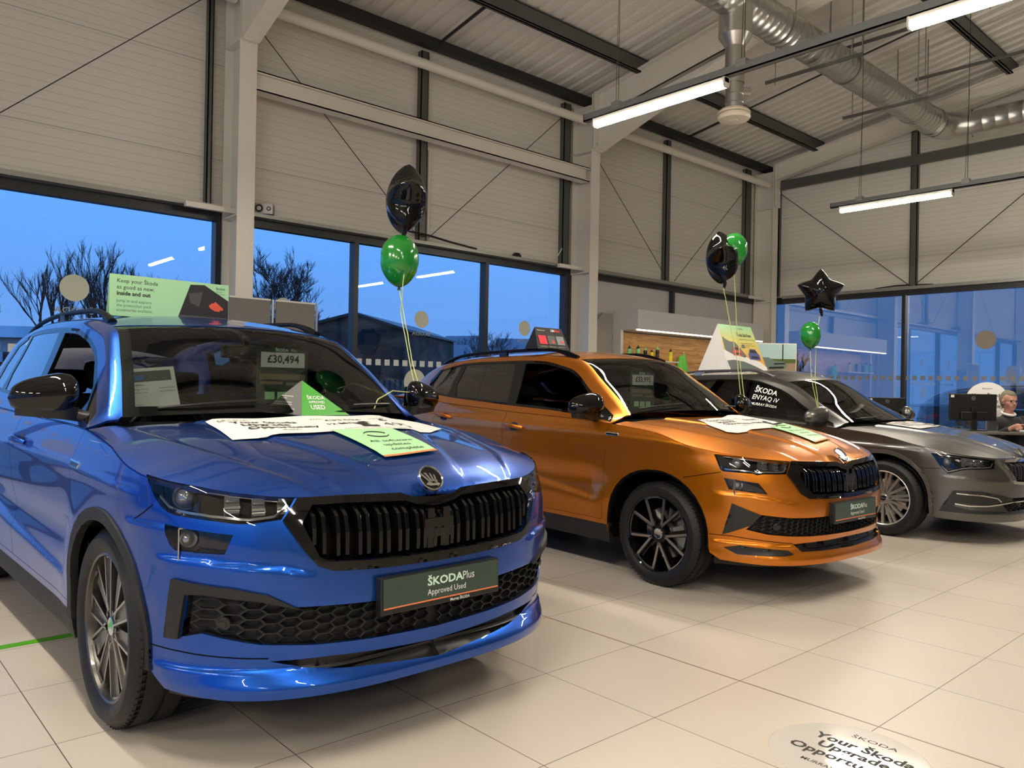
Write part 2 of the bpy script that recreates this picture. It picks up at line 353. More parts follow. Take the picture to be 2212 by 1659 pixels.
# each tile a slightly different shade
wn = nt.nodes.new('ShaderNodeTexWhiteNoise'); wn.noise_dimensions = '2D'; cv = nt.nodes.new('ShaderNodeCombineXYZ')
nt.links.new(mth(nt, 'FLOOR', mth(nt, 'DIVIDE', mth(nt, 'SUBTRACT', s.outputs['X'], 2.4623), .5996)), cv.inputs[0])
nt.links.new(mth(nt, 'FLOOR', mth(nt, 'DIVIDE', mth(nt, 'SUBTRACT', s.outputs['Y'], 2.4759), .6004)), cv.inputs[1]); nt.links.new(cv.outputs[0], wn.inputs['Vector'])
fac = mth(nt, 'ADD', mth(nt, 'MULTIPLY', wn.outputs['Value'], .5), mth(nt, 'MULTIPLY', ns.outputs['Fac'], .6), True)
mx = nt.nodes.new('ShaderNodeMix'); mx.data_type = 'RGBA'; mx.inputs[6].default_value = (.555, .495, .425, 1); mx.inputs[7].default_value = (.615, .55, .475, 1); nt.links.new(fac, mx.inputs[0])
m2 = nt.nodes.new('ShaderNodeMix'); m2.data_type = 'RGBA'; m2.inputs[7].default_value = (.055, .035, .025, 1); nt.links.new(mx.outputs[2], m2.inputs[6]); nt.links.new(ln, m2.inputs[0])
m3 = nt.nodes.new('ShaderNodeMix'); m3.data_type = 'RGBA'; m3.inputs[7].default_value = (.19, .13, .095, 1); nt.links.new(m2.outputs[2], m3.inputs[6]); nt.links.new(jt, m3.inputs[0])
nt.links.new(m3.outputs[2], b.inputs['Base Color'])
r = nt.nodes.new('ShaderNodeMapRange'); r.inputs['To Min'].default_value = .34; r.inputs['To Max'].default_value = .40; nt.links.new(ns.outputs['Fac'], r.inputs[0]); nt.links.new(r.outputs[0], b.inputs['Roughness'])
M['floor'] = m
struct(box('floor', (X0, Y0, -.12), (X1+.05, Y1+.05, 0), m))
# cladding: flat sandwich panels with fine horizontal ribs
def clad(name, col):
    m = mat(name, col, .5, spec=.35); nt, c, s = nodes_of(m); b = bsdf(m)
    z = s.outputs['Z']; l1 = line_mask(nt, z, .095, .03, .006); l2 = line_mask(nt, z, 1.15, 3.95, .006)
    h = mth(nt, 'ADD', mth(nt, 'MULTIPLY', l1, .6), l2, True)
    mx = nt.nodes.new('ShaderNodeMix'); mx.data_type = 'RGBA'; mx.inputs[6].default_value = (*col, 1); mx.inputs[7].default_value = (*[v*.55 for v in col], 1)
    nt.links.new(mth(nt, 'ADD', mth(nt, 'MULTIPLY', l1, .28), mth(nt, 'MULTIPLY', l2, .8), True), mx.inputs[0]); nt.links.new(mx.outputs[2], b.inputs['Base Color'])
    bp = nt.nodes.new('ShaderNodeBump'); bp.inputs['Strength'].default_value = .35; bp.inputs['Distance'].default_value = .004; bp.invert = True
    nt.links.new(h, bp.inputs['Height']); nt.links.new(bp.outputs[0], b.inputs['Normal']); return m
M['clad'] = clad('ribbed_wall_panel', (.68, .65, .585))
M['frost'] = mat('frosted_vinyl', (.55, .57, .45), .5)
Hh, Hl = 3.20, 3.34
struct(box('wall_window_side', (X0, Y1, Hl), (X1+.2, Y1+.12, 6.40), M['clad']))
mb = MB(); mb.prism([(Y0, Hl), (Y1, Hl), (Y1, 6.43), (0, 8.06), (Y0, 6.43)], X1, X1+.12, Matrix(((0, 0, 1, 0), (1, 0, 0, 0), (0, 1, 0, 0), (0, 0, 0, 1))))
struct(mb.build('wall_end', M['clad'])); 
struct(box('wall_back', (X0, Y0-.12, 0), (X1+.2, Y0, 6.3), mat('painted_back_wall', (.50, .47, .42), .6)))
mb = MB(); mb.prism([(Y0, Hl), (Y1, Hl), (Y1, 6.43), (0, 8.06), (Y0, 6.43)], X0-.12, X0, Matrix(((0, 0, 1, 0), (1, 0, 0, 0), (0, 1, 0, 0), (0, 0, 0, 1))))
struct(mb.build('wall_left', M['clad']))
# roof sheeting with trapezoid ribs
def roof_z(y): return 6.46+.17*(9.05-abs(y)) if True else 0
mb = MB(); xs = []; x = X0-.3; 
while x < X1+.3:
    xs += [(x, 0), (x+.13, 0), (x+.165, .045), (x+.215, .045)]; x += .25
for ys in ((9.7, 0), (0, -9.3)):
    v = []; n = len(xs)
    for y in ys:
        for (xx, dz) in xs: v.append((xx, y, roof_z(y)+dz))
    mb.add(v, [(i, i+1, n+i+1, n+i) for i in range(n-1)])
M['roof'] = mat('white_roof_sheet', (.72, .69, .63), .45, spec=.4)
struct(mb.build('ceiling', M['roof']))
# windows: frames, panes
def window(n, ax, a, b, plane, muls, gl, depth=.10, solid=False, z0=.06, tag_=''):
    """ax 'x': runs along x on plane y"""
    e = thing('window_%d' % n, None, None) if False else bpy.data.objects.new('window_%d' % n, None)
    COL.objects.link(e); struct(e)
    def bx(u0, u1, d0, d1, za, zb):
        return ((u0, plane+d0, za), (u1, plane+d1, zb)) if ax == 'x' else ((plane+d0, u0, za), (plane+d1, u1, zb))
    MB().box(*bx(a, b, -depth*.5, .06, Hh, Hl)).build('window_head', M['dkframe'], e)
    MB().box(*bx(a, b, -depth*.5, .06, 0, z0)).build('window_sill', M['dkframe'], e)
    for u in muls: MB().box(*bx(u-.033, u+.033, -depth, .04, z0, Hh)).build('mullion', M['dkframe'], e)
    ed = sorted([a]+list(muls)+[b])
    for u0, u1 in zip(ed, ed[1:]):
        q0, q1 = bx(u0, u1, 0, 0, z0, Hh)
        if ax == 'x': v = [(q0[0], plane, z0), (q1[0], plane, z0), (q1[0], plane, Hh), (q0[0], plane, Hh)]
        else: v = [(plane, q0[1], z0), (plane, q1[1], z0), (plane, q1[1], Hh), (plane, q0[1], Hh)]
        MB().add(v, [(0, 1, 2, 3)]).build('window_pane', gl, e)
    return e
window(1, 'x', X0, -2.2, Y1, [X0+.05, -6.9, -4.6], M['win_glass'])
window(2, 'x', -2.2, 3.62, Y1, [-2.15, -.2], M['win_glass'])
window(3, 'x', 3.62, 9.72, Y1, [3.66, 5.561, 7.892, 9.68], M['win_glass'])
window(4, 'x', 9.72, X1, Y1, [9.76, 12.715, 15.85], M['off_white'])
window(5, 'y', Y0, Y1, X1, [9.15, 6.33, 3.52, .7, -2.1, -4.9, -7.7], M['end_glass'])
window(6, 'y', Y0, Y1, X0, [9.2, 6.2, 3.2, .2, -2.8, -5.8, -8.8], M['win_glass'])
# galvanised ledges over the window heads
def seg_box(name, a, b, m, lab, cat, group=None, bevel=0):
    o = box(name, a, b, m, bevel=bevel); return tag(o, lab, cat, group)
seg_box('galvanised_ledge', (X0, 9.30, 3.31), (3.62, 9.499, 3.365), M['galv_l'], 'galvanised ledge over the window left of the first cream column', 'ledge')
seg_box('galvanised_ledge', (3.98, 9.30, 3.30), (9.70, 9.499, 3.345), M['galv_l'], 'galvanised ledge carrying the small speaker between the two cream columns', 'ledge')
seg_box('galvanised_ledge', (10.05, 9.30, 3.30), (15.6, 9.499, 3.36), M['galv_l'], 'galvanised ledge above the white panels over the shelf unit', 'ledge')
seg_box('galvanised_ledge', (15.95, Y0, 3.30), (16.099, 8.9, 3.36), M['galv_l'], 'galvanised ledge over the end wall window behind the grey car', 'ledge')
# dark wall posts
def cpost(name, x, y, z0, z1, ax, lab, m=M['galv'], w=.13):
    mb = MB()
    if ax == 'x': mb.box((x-w/2, y-.10, z0), (x+w/2, y-.085, z1)).box((x-w/2, y-.10, z0), (x-w/2+.012, y, z1)).box((x+w/2-.012, y-.10, z0), (x+w/2, y, z1)).box((x-.01, y-.085, z0), (x+.01, y-.001, z1))
    else: mb.box((x-.10, y-w/2, z0), (x-.085, y+w/2, z1)).box((x-.10, y-w/2, z0), (x, y-w/2+.012, z1)).box((x-.10, y+w/2-.012, z0), (x, y+w/2, z1))
    return tag(mb.build(name, m), lab, 'wall post')
cpost('wall_post', 6.64, 9.498, 3.37, 6.13, 'x', 'dark steel wall post behind the tall black foil balloon')
cpost('wall_post', 9.63, 9.498, 3.37, 6.13, 'x', 'dark steel wall post tight against the middle cream column', w=.16)
cpost('wall_post', 12.48, 9.498, 3.37, 6.13, 'x', 'dark steel wall post above the shelf unit, where two rods meet')
cpost('wall_post', 15.36, 9.498, 3.37, 6.13, 'x', 'dark steel wall post just left of the corner column', w=.22)
cpost('wall_post', 3.53, 9.498, 3.37, 6.13, 'x', 'thin dark wall post along the left edge of the nearest cream column', w=.06)
cpost('wall_post', 16.098, 6.17, 3.37, 6.6, 'y', 'galvanised post on the end wall behind the far light fitting')
cpost('wall_post', 16.098, 9.1, 3.37, 6.1, 'y', 'dark post beside the corner column on the end wall', w=.16)
# end wall rail, eave member
seg_box('wall_rail', (15.93, Y0, 5.74), (16.099, 9.0, 5.90), M['galv'], 'dark horizontal rail across the end wall below the sloping beam', 'rail')
seg_box('wall_rail', (15.90, Y0, 5.70), (15.93, 9.0, 5.76), M['galv'], 'lower lip of the dark rail across the end wall', 'rail')
seg_box('eave_purlin', (X0, 9.25, 6.17), (X1, 9.40, 6.30), mat('dark_eave_steel', (.025, .027, .027), .5, .3), 'nearly black eave member running along the top of the window wall', 'purlin')
for yy, lab in ((8.1, 'dark roof purlin nearest the window wall'), (4.5, 'dark roof purlin above the round duct'), (.9, 'dark roof purlin close to the ridge'), (-2.7, 'dark roof purlin just past the ridge'), (-6.3, 'dark roof purlin over the back of the hall')):
    z = roof_z(yy); mb = MB(); mb.box((X0, yy-.05, z-.26), (X1, yy+.05, z-.245)).box((X0, yy-.015, z-.26), (X1, yy+.015, z-.02)).box((X0, yy-.05, z-.035), (X1, yy+.05, z-.02)).box((X0, yy-.05, z-.26), (X0+.01, yy-.04, z-.2))
    mb.box((X0, yy+.04, z-.26), (X1, yy+.05, z-.21)).box((X0, yy-.05, z-.26), (X1, yy-.04, z-.05))
    tag(mb.build('roof_purlin', M['galv']), lab, 'purlin')
# anti-sag bars
for i, (xx, ya, yb, lab) in enumerate(((6.8, 9.3, 8.15, 'thin dark bar between eave and purlin in the middle bay'), (12.9, 9.3, 8.15, 'thin dark bar between eave and purlin in the far bay'), (12.9, 8.0, 4.55, 'thin dark bar between two purlins above the hanging light'))):
    tag(MB().tube([(xx, ya, roof_z(ya)-.16), (xx, yb, roof_z(yb)-.16)], .025 if i != 2 else .015, 6).build('sag_bar', M['dkframe']), lab, 'roof bar')
# portal frames
def isec(p0, p1, d0, d1, w, tf=.02, tw=.014):
    """I beam in the plane x = const from p0 to p1; d0/d1 depths below the top line"""
    mb = MB(); x = p0[0]
    (y0, z0), (y1, z1) = p0[1:], p1[1:]
    def strip(w, ya0, za0, ya1, za1, t):
        mb.prism([(ya0, za0), (ya1, za1), (ya1, za1-t), (ya0, za0-t)], x-w/2, x+w/2, Matrix(((0, 0, 1, 0), (1, 0, 0, 0), (0, 1, 0, 0), (0, 0, 0, 1))))
    strip(w, y0, z0, y1, z1, tf); strip(w, y0, z0-d0, y1, z1-d1, tf)
    mb.prism([(y0, z0-tf), (y1, z1-tf), (y1, z1-d1), (y0, z0-d0)], x-tw/2, x+tw/2, Matrix(((0, 0, 1, 0), (1, 0, 0, 0), (0, 1, 0, 0), (0, 0, 0, 1))))
    return mb
for x, nm, dr in ((-8.4, None, .46), (-2.3, None, .46), (3.82, 'nearest', .46), (9.92, 'middle', .46), (15.82, 'corner', .33)):
    pos = {None: 'far left', 'nearest': 'nearest', 'middle': 'middle', 'corner': 'corner'}[nm]
    for sgn in (1, -1):
        side = '' if sgn == 1 else ' by the back wall'
        where = {'far left': 'out to the far left' if x < -5 else 'left of the blue car', 'nearest': 'rising behind the blue car', 'middle': 'rising behind the orange car', 'corner': 'in the corner behind the grey car'}[pos]
        lab = 'cream painted steel column ' + where if sgn == 1 else 'cream column by the back wall, opposite the one ' + where
        e = thing('steel_column', lab, 'column', (x, 9.0*sgn, 0))
        w = .21 if nm != 'corner' else .19
        f = MB(); f.box((-w/2, 0 if sgn == 1 else -.02, 0), (w/2, .02 if sgn == 1 else 0, 6.24)); f.box((-w/2, .46*sgn-(.02 if sgn == 1 else 0), 0), (w/2, .46*sgn+(0 if sgn == 1 else .02), 6.1))
        y_a, y_b = sorted((.02*sgn, .45*sgn)); f.box((-.007, y_a, 0), (.007, y_b, 6.11)).box((-w/2, y_a, 5.28), (w/2, y_b, 5.30)).box((-w/2, y_a, 3.22), (w/2, y_b, 3.235))
        f.build('column_section', M['cream'], e)
        if nm and sgn == 1:
            pl = MB(); pl.box((-.10, -.045, 5.30), (.10, -.022, 6.27)); 
            pl.build('end_plate', M['cream'], e)
            bt = MB()
            for zz in (5.4, 5.62, 5.95, 6.15):
                for xx in (-.06, .06): bt.tube([(xx, -.07, zz), (xx, -.045, zz)], .016, 6)
            tag(bt.build('plate_bolts', M['cream'], e), kind='stuff')
            br = MB().box((-.62, .20, 3.27), (-.02, .26, 3.33)); br.build('bracket_arm', M['cream'], e)
        # rafter
        y0 = 8.95*sgn; z0 = 6.25
        mb = MB(); rf = isec((x, y0, z0), (x, 0, z0+.17*8.95), dr, dr, w)
        if nm != 'corner':
            h = isec((x, y0, z0-dr), (x, 6.0*sgn, z0+.17*(8.95-6)-dr), .50, .02, w); rf.add(h.v, h.f)
        o = rf.build('roof_rafter', M['cream']); tag(o, 'cream sloping beam ' + {'far left': 'at the far left end of the hall' if x < -5 else 'over the left bay', 'nearest': 'starting at the top of the nearest column', 'middle': 'rising over the hanging light from the middle column', 'corner': 'along the end wall gable'}[pos] + side, 'roof beam')
# eave struts and the mid rail
for xa, xb, lab in ((X0, 3.7, 'left of the nearest column'), (3.95, 9.78, 'between the nearest and middle columns'), (10.05, 15.7, 'between the middle and corner columns')):
    tag(cone_cyl((xa, 9.12, 5.80), (xb, 9.12, 5.80), .07, 20).build('eave_tube', M['cream'], sm=40), 'cream round tube under the eave ' + lab, 'tube')
mb = MB(); mb.box((3.93, 9.03, 4.97), (9.80, 9.21, 4.985)).box((3.93, 9.03, 4.75), (9.80, 9.21, 4.765)).box((3.93, 9.11, 4.76), (9.80, 9.13, 4.975)).box((3.93, 9.03, 4.955), (9.80, 9.04, 4.985)).box((3.93, 9.03, 4.75), (9.8, 9.04, 4.78))
tag(mb.build('wall_beam', M['cream']), 'cream horizontal beam between the nearest and middle columns', 'beam')
for a, b, lab in (((-2.2, 9.3, .6), (3.5, 9.3, 5.85), 'left of the nearest column'), ((3.93, 9.3, 5.74), (6.5, 9.3, 3.38), 'falling right from the nearest column'), ((9.6, 9.3, 6.0), (6.68, 9.3, 3.40), 'falling left from the middle column'),
        ((10.0, 9.3, 5.55), (12.36, 9.3, 3.38), 'falling right from the middle column'), ((15.2, 9.3, 5.75), (12.58, 9.3, 3.38), 'falling left from the corner post')):
    tag(MB().tube([a, b], .006, 6).build('bracing_rod', M['wire']), 'thin dark diagonal bracing rod ' + lab, 'rod')
for a, b, lab in (((15.95, 9.03, 5.68), (15.95, 6.24, 3.40), 'left of the end wall post'), ((15.95, 6.08, 3.40), (15.95, 3.2, 5.72), 'right of the end wall post')):
    tag(MB().tube([a, b], .008, 6).build('bracing_rod', M['wire']), 'thin diagonal bracing rod ' + lab, 'rod')
tag(MB().tube([(16.02, 6.9, 3.37), (16.02, 6.5, 3.40), (16.02, 6.2, 3.395), (16.02, 5.8, 3.37)], .012, 6).build('loose_cable', M['satin_black']), 'black cable lying on the end wall ledge', 'cable')
tag(MB().tube([(6.35, 9.36, 3.46), (6.7, 9.32, 3.44), (7.1, 9.3, 3.39), (7.6, 9.32, 3.36)], .016, 6).build('loose_cable', M['satin_black']), 'black cable lying on the ledge below the dark wall post', 'cable')
tag(MB().tube([(6.78, 9.46, 3.4), (6.78, 9.46, 4.72)], .022, 8).build('white_conduit', M['lampw']), 'white conduit beside the post behind the black foil balloon', 'conduit')
tag(MB().tube([(9.15, 9.36, 3.36), (9.45, 9.4, 3.5), (9.62, 9.42, 3.72)], .009, 6).build('white_cable', M['lampw']), 'thin white cable looping up beside the middle column', 'cable')
# light tracks with lamps
SPANS = [(3.66, 5.12), (.66, 2.22), (-2.3, -.75), (-5.25, -3.7)]
def lamp(x, y0, y1, z, lab):
    e = thing('linear_lamp', lab, 'ceiling light', (x, y0, z), 0, 'linear lamps under the tracks')
    L = y1-y0
    MB().box((-.035, .0, .0), (.035, L, .045)).build('lamp_housing', M['lampw'], e, bevel=.004)
    pr = [(-.038, .0), (-.036, -.022), (-.022, -.036), (.022, -.036), (.036, -.022), (.038, .0)]
    MB().prism(pr, .015, L-.015, Matrix(((1, 0, 0, 0), (0, 0, 1, 0), (0, 1, 0, 0), (0, 0, 0, 1)))).build('diffuser', M['diff'], e)
    for yy in (0, L-.015): MB().prism([(a*1.05, b*1.08) for a, b in pr]+[(.04, .045), (-.04, .045)], yy, yy+.015, Matrix(((1, 0, 0, 0), (0, 0, 1, 0), (0, 1, 0, 0), (0, 0, 0, 1)))).build('end_cap', M['lampw'], e)
    return e
for x, nm in ((-4.6, 'track left of the blue car'), (.45, 'track over the blue car'), (5.62, 'near track between the cars'), (10.72, 'far track beyond the orange car')):
    e = thing('lighting_track', 'grey suspended lighting %s' % nm, 'light track', (x, 5.25, 3.86))
    mb = MB(); mb.box((-.03, -13, 0), (.03, 0, .012)).box((-.03, -13, 0), (-.022, 0, .07)).box((.022, -13, 0), (.03, 0, .07)).box((-.03, -.01, 0), (.03, 0, .07))
    mb.box((-.022, -13, .012), (.022, 0, .06)); mb.build('track_channel', M['track'], e)
    for yy in (-.42, -1.75, -4.6, -7.5, -10.4):
        zz = roof_z(5.25+yy)-3.86-.03
        MB().tube([(0, yy, .07), (-.04, yy-.02, zz)], .0035, 4).tube([(0, yy+.03, .07), (-.04, yy-.02, min(zz, 1.2))], .003, 4).build('suspension_wire', M['wire'], e)
        MB().box((-.035, yy-.03, .04), (.035, yy+.06, .10)).build('track_clamp', M['galv_l'], e)
    for i, (a, b) in enumerate(SPANS[:2] if x > 5 else SPANS):
        lamp(x, a, b, 3.815, ('lit tube lamp on the %s, ' % nm)+['nearest the windows', 'second from the windows', 'third from the windows', 'furthest from the windows'][i])
# duct
def spiral(L, r, pitch=.13):
    p = []; n = int(L/pitch)
    for i in range(n+1): z = i*L/n; p += [(r, z), (r+.003, z+.006), (r+.003, z+.014), (r, z+.02)]
    return p
dk = thing('spiral_duct', 'galvanised spiral ventilation duct running under the roof to an elbow at the end wall', 'duct', (0, 5.3, 6.0))
MB().lathe(spiral(16.6, .225), 40, Matrix.Translation((-2, 0, 0)) @ rot_to((1, 0, 0))).build('straight_duct', M['duct'], dk, sm=30)
pts = [(14.6+.45*math.sin(a), -.45+.45*math.cos(a), 0) for a in [i*PI/8 for i in range(5)]]
el = MB().tube(pts, .232, 40, False); el.build('duct_elbow', M['duct'], dk, sm=25)
MB().lathe(spiral(12, .21, .2), 40, Matrix.Translation((15.05, -.45, 0)) @ rot_to((0, -1, 0))).build('cross_duct', M['duct'], dk, sm=30)
MB().lathe([(.228, 0), (.245, .0), (.245, .03), (.228, .03)], 40, Matrix.Translation((14.45, 0, 0)) @ rot_to((1, 0, 0)), True).build('duct_collar', M['duct'], dk)
dv = thing('duct_drop', 'vertical galvanised drop pipe ending in a round cream air valve', 'air vent', (8.3, 5.3, 0))
MB().lathe([(.20, 6.0), (.20, 5.55), (.115, 5.42), (.115, 4.98), (.112, 4.98)], 36).build('drop_pipe', M['duct'], dv, sm=30)
MB().lathe([(.105, 4.98), (.105, 4.86), (.112, 4.855), (.112, 4.845), (.105, 4.84), (.105, 4.76), (.112, 4.755), (.112, 4.745), (.105, 4.74), (.105, 4.66)], 36).build('lower_pipe', M['duct'], dv, sm=30)
MB().tube([(0, 0, 4.9), (.17, -.1, 4.9)], .05, 20).build('side_spigot', M['duct'], dv, sm=40)
MB().lathe([(.0, 4.66), (.17, 4.66), (.195, 4.63), (.195, 4.615), (.16, 4.612), (.16, 4.60), (.19, 4.595), (.197, 4.575), (.18, 4.545), (.05, 4.535), (.045, 4.53), (0, 4.53)], 40).build('valve_disc', mat('cream_plastic', (.62, .55, .44), .4), dv, sm=30)
for x, y, nm in ((9.3, 5.3, 'left'), (11.2, 5.3, 'middle'), (13.6, 5.3, 'right')):
    tag(MB().tube([(x, y-.24, 6.0), (x, y-.24, roof_z(y)-.02)], .01, 6).tube([(x, y+.24, 6.0), (x, y+.24, roof_z(y)-.02)], .01, 6).lathe([(.235, -.012), (.242, -.012), (.242, .012), (.235, .012)], 24, Matrix.Translation((x, y, 6.0)) @ rot_to((1, 0, 0)), True).build('duct_hanger', M['galv_l']), 'rod hanger with a strap round the duct, %s one' % nm, 'hanger')
for (x, ya, yb, z, lab) in ((11.6, 5.9, 3.4, 6.45, 'upper hanging support channel beside the duct'), (13.2, 5.1, 2.9, 6.3, 'hanging support channel nearest the end wall'), (10.2, 6.0, 4.6, 5.68, 'short support channel under the duct'), (12.4, 5.9, 4.6, 5.68, 'short support channel under the far part of the duct')):
    e = thing('strut_channel', 'galvanised ' + lab, 'support channel', (x, yb, z)); L = ya-yb
    MB().box((-.02, 0, 0), (.02, L, .04)).build('channel', M['galv'], e)
    for yy in (.15, L-.15): MB().tube([(0, yy, -.05), (0, yy, roof_z(yb+yy)-z-.02)], .008, 6).build('threaded_rod', M['galv_l'], e)
# green line on the floor, round floor sticker, dark tile under orange car
tag(box('floor_tape', (-4.0, 4.305, 0.0005), (1.9, 4.365, .002), mat('green_tape', (.10, .42, .012), .4)), 'bright green tape line across the floor behind the blue front wheel', 'floor tape')
tag(box('drip_mat', (5.50, 2.80, .0005), (5.72, 2.96, .004), M['satin_black']), 'small black mat on the floor under the orange bumper', 'mat')
# ================================================================== MESHING ON CAR SURFACES
def pip(P, poly):
    x, y = P[:, 0], P[:, 1]; inside = np.zeros(len(P), bool); n = len(poly); j = n-1
    for i in range(n):
        xi, yi = poly[i]; xj, yj = poly[j]
        if yi != yj: inside ^= ((yi > y) != (yj > y)) & (x < (xj-xi)*(y-yi)/(yj-yi)+xi)
        j = i
    return inside
def dens(poly, ru, rv, closed=True):
    o = []; n = len(poly)
    for i in range(n if closed else n-1):
        a, b = poly[i], poly[(i+1) % n]; k = max(1, int(math.ceil(max(abs(a[0]-b[0])/ru, abs(a[1]-b[1])/rv))))
        o += [(a[0]+(b[0]-a[0])*t/k, a[1]+(b[1]-a[1])*t/k) for t in range(k)]
    if not closed: o.append(poly[-1])
    return o
def inset(poly, d):
    n = len(poly); A = sum(poly[i][0]*poly[(i+1) % n][1]-poly[(i+1) % n][0]*poly[i][1] for i in range(n)); sg = 1 if A > 0 else -1; o = []
    for i in range(n):
        p, q, r = np.array(poly[i-1]), np.array(poly[i]), np.array(poly[(i+1) % n])
        e1 = q-p; e2 = r-q; l1 = np.hypot(*e1) or 1; l2 = np.hypot(*e2) or 1; n1 = np.array((-e1[1], e1[0]))/l1*sg; n2 = np.array((-e2[1], e2[0]))/l2*sg
        m = n1+n2; k = max(m@m/2, .35); o.append(tuple(q+m/k*d))
    return o
def region(fn, outer, holes=(), res=(.03, .025), off=0.0, skirt=.012, sign=-1):
    ru, rv = res
    outer = dens(outer, ru, rv); holes = [dens(h, ru, rv) for h in holes]
    P = []; E = []
    for L in [outer]+holes:
        b = len(P); P += L; n = len(L); E += [(b+i, b+(i+1) % n) for i in range(n)]
    o = np.array(outer); us = np.arange(o[:, 0].min(), o[:, 0].max(), ru); vs = np.arange(o[:, 1].min(), o[:, 1].max(), rv)
    G = np.array([(u+(ru/2 if j % 2 else 0), v) for j, v in enumerate(vs) for u in us]).reshape(-1, 2)
    if len(G):
        k = pip(G, outer)
        for h in holes: k &= ~pip(G, h)
        G = G[k]
    if len(G):
        B = np.array(P)/np.array([ru, rv]); g = G/np.array([ru, rv]); keep = np.ones(len(g), bool)
        for i in range(0, len(B), 200): keep &= (((g[:, None]-B[None, i:i+200])**2).sum(2).min(1) > .16)
        G = G[keep]
    allp = [Vector((p[0], p[1])) for p in P]+[Vector((p[0], p[1])) for p in G]
    r = delaunay_2d_cdt(allp, E, [], 0, 1e-6, False); V = np.array([(v.x, v.y) for v in r[0]]); T = np.array([tuple(f) for f in r[2] if len(f) == 3])
    C = V[T].mean(1); k = pip(C, outer)
    for h in holes: k &= ~pip(C, h)
    T = T[k]; used = np.unique(T); mp = -np.ones(len(V), int); mp[used] = np.arange(len(used)); V = V[used]; T = mp[T]
    e = 1e-4; p = fn(V[:, 0], V[:, 1]); du = (fn(V[:, 0]+e, V[:, 1])-fn(V[:, 0]-e, V[:, 1])); dv = (fn(V[:, 0], V[:, 1]+e)-fn(V[:, 0], V[:, 1]-e))
    N = np.cross(du, dv)*sign; N /= np.maximum(np.linalg.norm(N, axis=1, keepdims=True), 1e-12)
    p = p+N*off
    fnrm = np.cross(p[T[:, 1]]-p[T[:, 0]], p[T[:, 2]]-p[T[:, 0]]); fl = (fnrm*N[T].mean(1)).sum(1) < 0; T[fl] = T[fl][:, ::-1]
    F = [tuple(t) for t in T.tolist()]; q = p; NS = []
    if skirt:
        cnt = {}
        for a, b, c in F:
            for x, y in ((a, b), (b, c), (c, a)): cnt[(x, y)] = 1
        be = [(a, b) for (a, b) in cnt if (b, a) not in cnt]; idx = {}; ex = []
        be = [(a, b) for a, b in be if not (abs(p[a][1]) < 2e-3 and abs(p[b][1]) < 2e-3)]
        for a, b in be:
            for v in (a, b):
                if v not in idx: idx[v] = len(p)+len(ex); ex.append(p[v]-N[v]*skirt)
        q = np.vstack([p, np.array(ex)]) if ex else p
        for a, b in be: NS.append((b, a, idx[a], idx[b]))
    return q, F, NS, N
def emit(name, halves, material, parent, sides=(-1, 1)):
    v = []; f = []; nl = []
    for (q, F, S, N) in halves:
        for sd in sides:
            b = len(v); Q = q.copy(); Q[:, 1] *= sd; NN = N.copy(); NN[:, 1] *= sd; v += Q.tolist()
            for t in F:
                t2 = t if sd == 1 else t[::-1]; f.append(tuple(i+b for i in t2)); nl += [NN[i] for i in t2]
            for t in S:
                t2 = t if sd == 1 else t[::-1]; fn_ = np.cross(Q[t2[1]]-Q[t2[0]], Q[t2[2]]-Q[t2[0]]); l = np.linalg.norm(fn_)
                fn_ = fn_/l if l > 1e-12 else np.array((0, 0, 1.)); f.append(tuple(i+b for i in t2)); nl += [fn_]*4
    me = bpy.data.meshes.new(name); me.from_pydata(v, [], f); me.update(); smooth(me)
    me.normals_split_custom_set([tuple(x) for x in nl]); me.materials.append(material)
    return link(bpy.data.objects.new(name, me), parent)
U1 = -.02+PI/2
def strip_poly(pl, w):
    """thin closed polygon around an open line"""
    a = np.array(pl, float); t = np.gradient(a, axis=0); t /= np.linalg.norm(t, axis=1, keepdims=True); n = np.stack([-t[:, 1], t[:, 0]], 1)*w/2
    mx_ = a[-1][0] if abs(a[-1][0]-U1) < 1e-3 else 1e9
    return [(mx_ if x[0] > mx_-.004 else x[0], x[1]) for x in (a+n).tolist()]+[(mx_ if x[0] > mx_-.004 else x[0], x[1]) for x in (a-n)[::-1].tolist()]
def on(c, fn, u, v, off=0, sign=-1):
    e = 1e-4; p = fn(u, v); N = np.cross(fn(u+e, v)-fn(u-e, v), fn(u, v+e)-fn(u, v-e))*sign; N = N/np.linalg.norm(N); return p+N*off, N
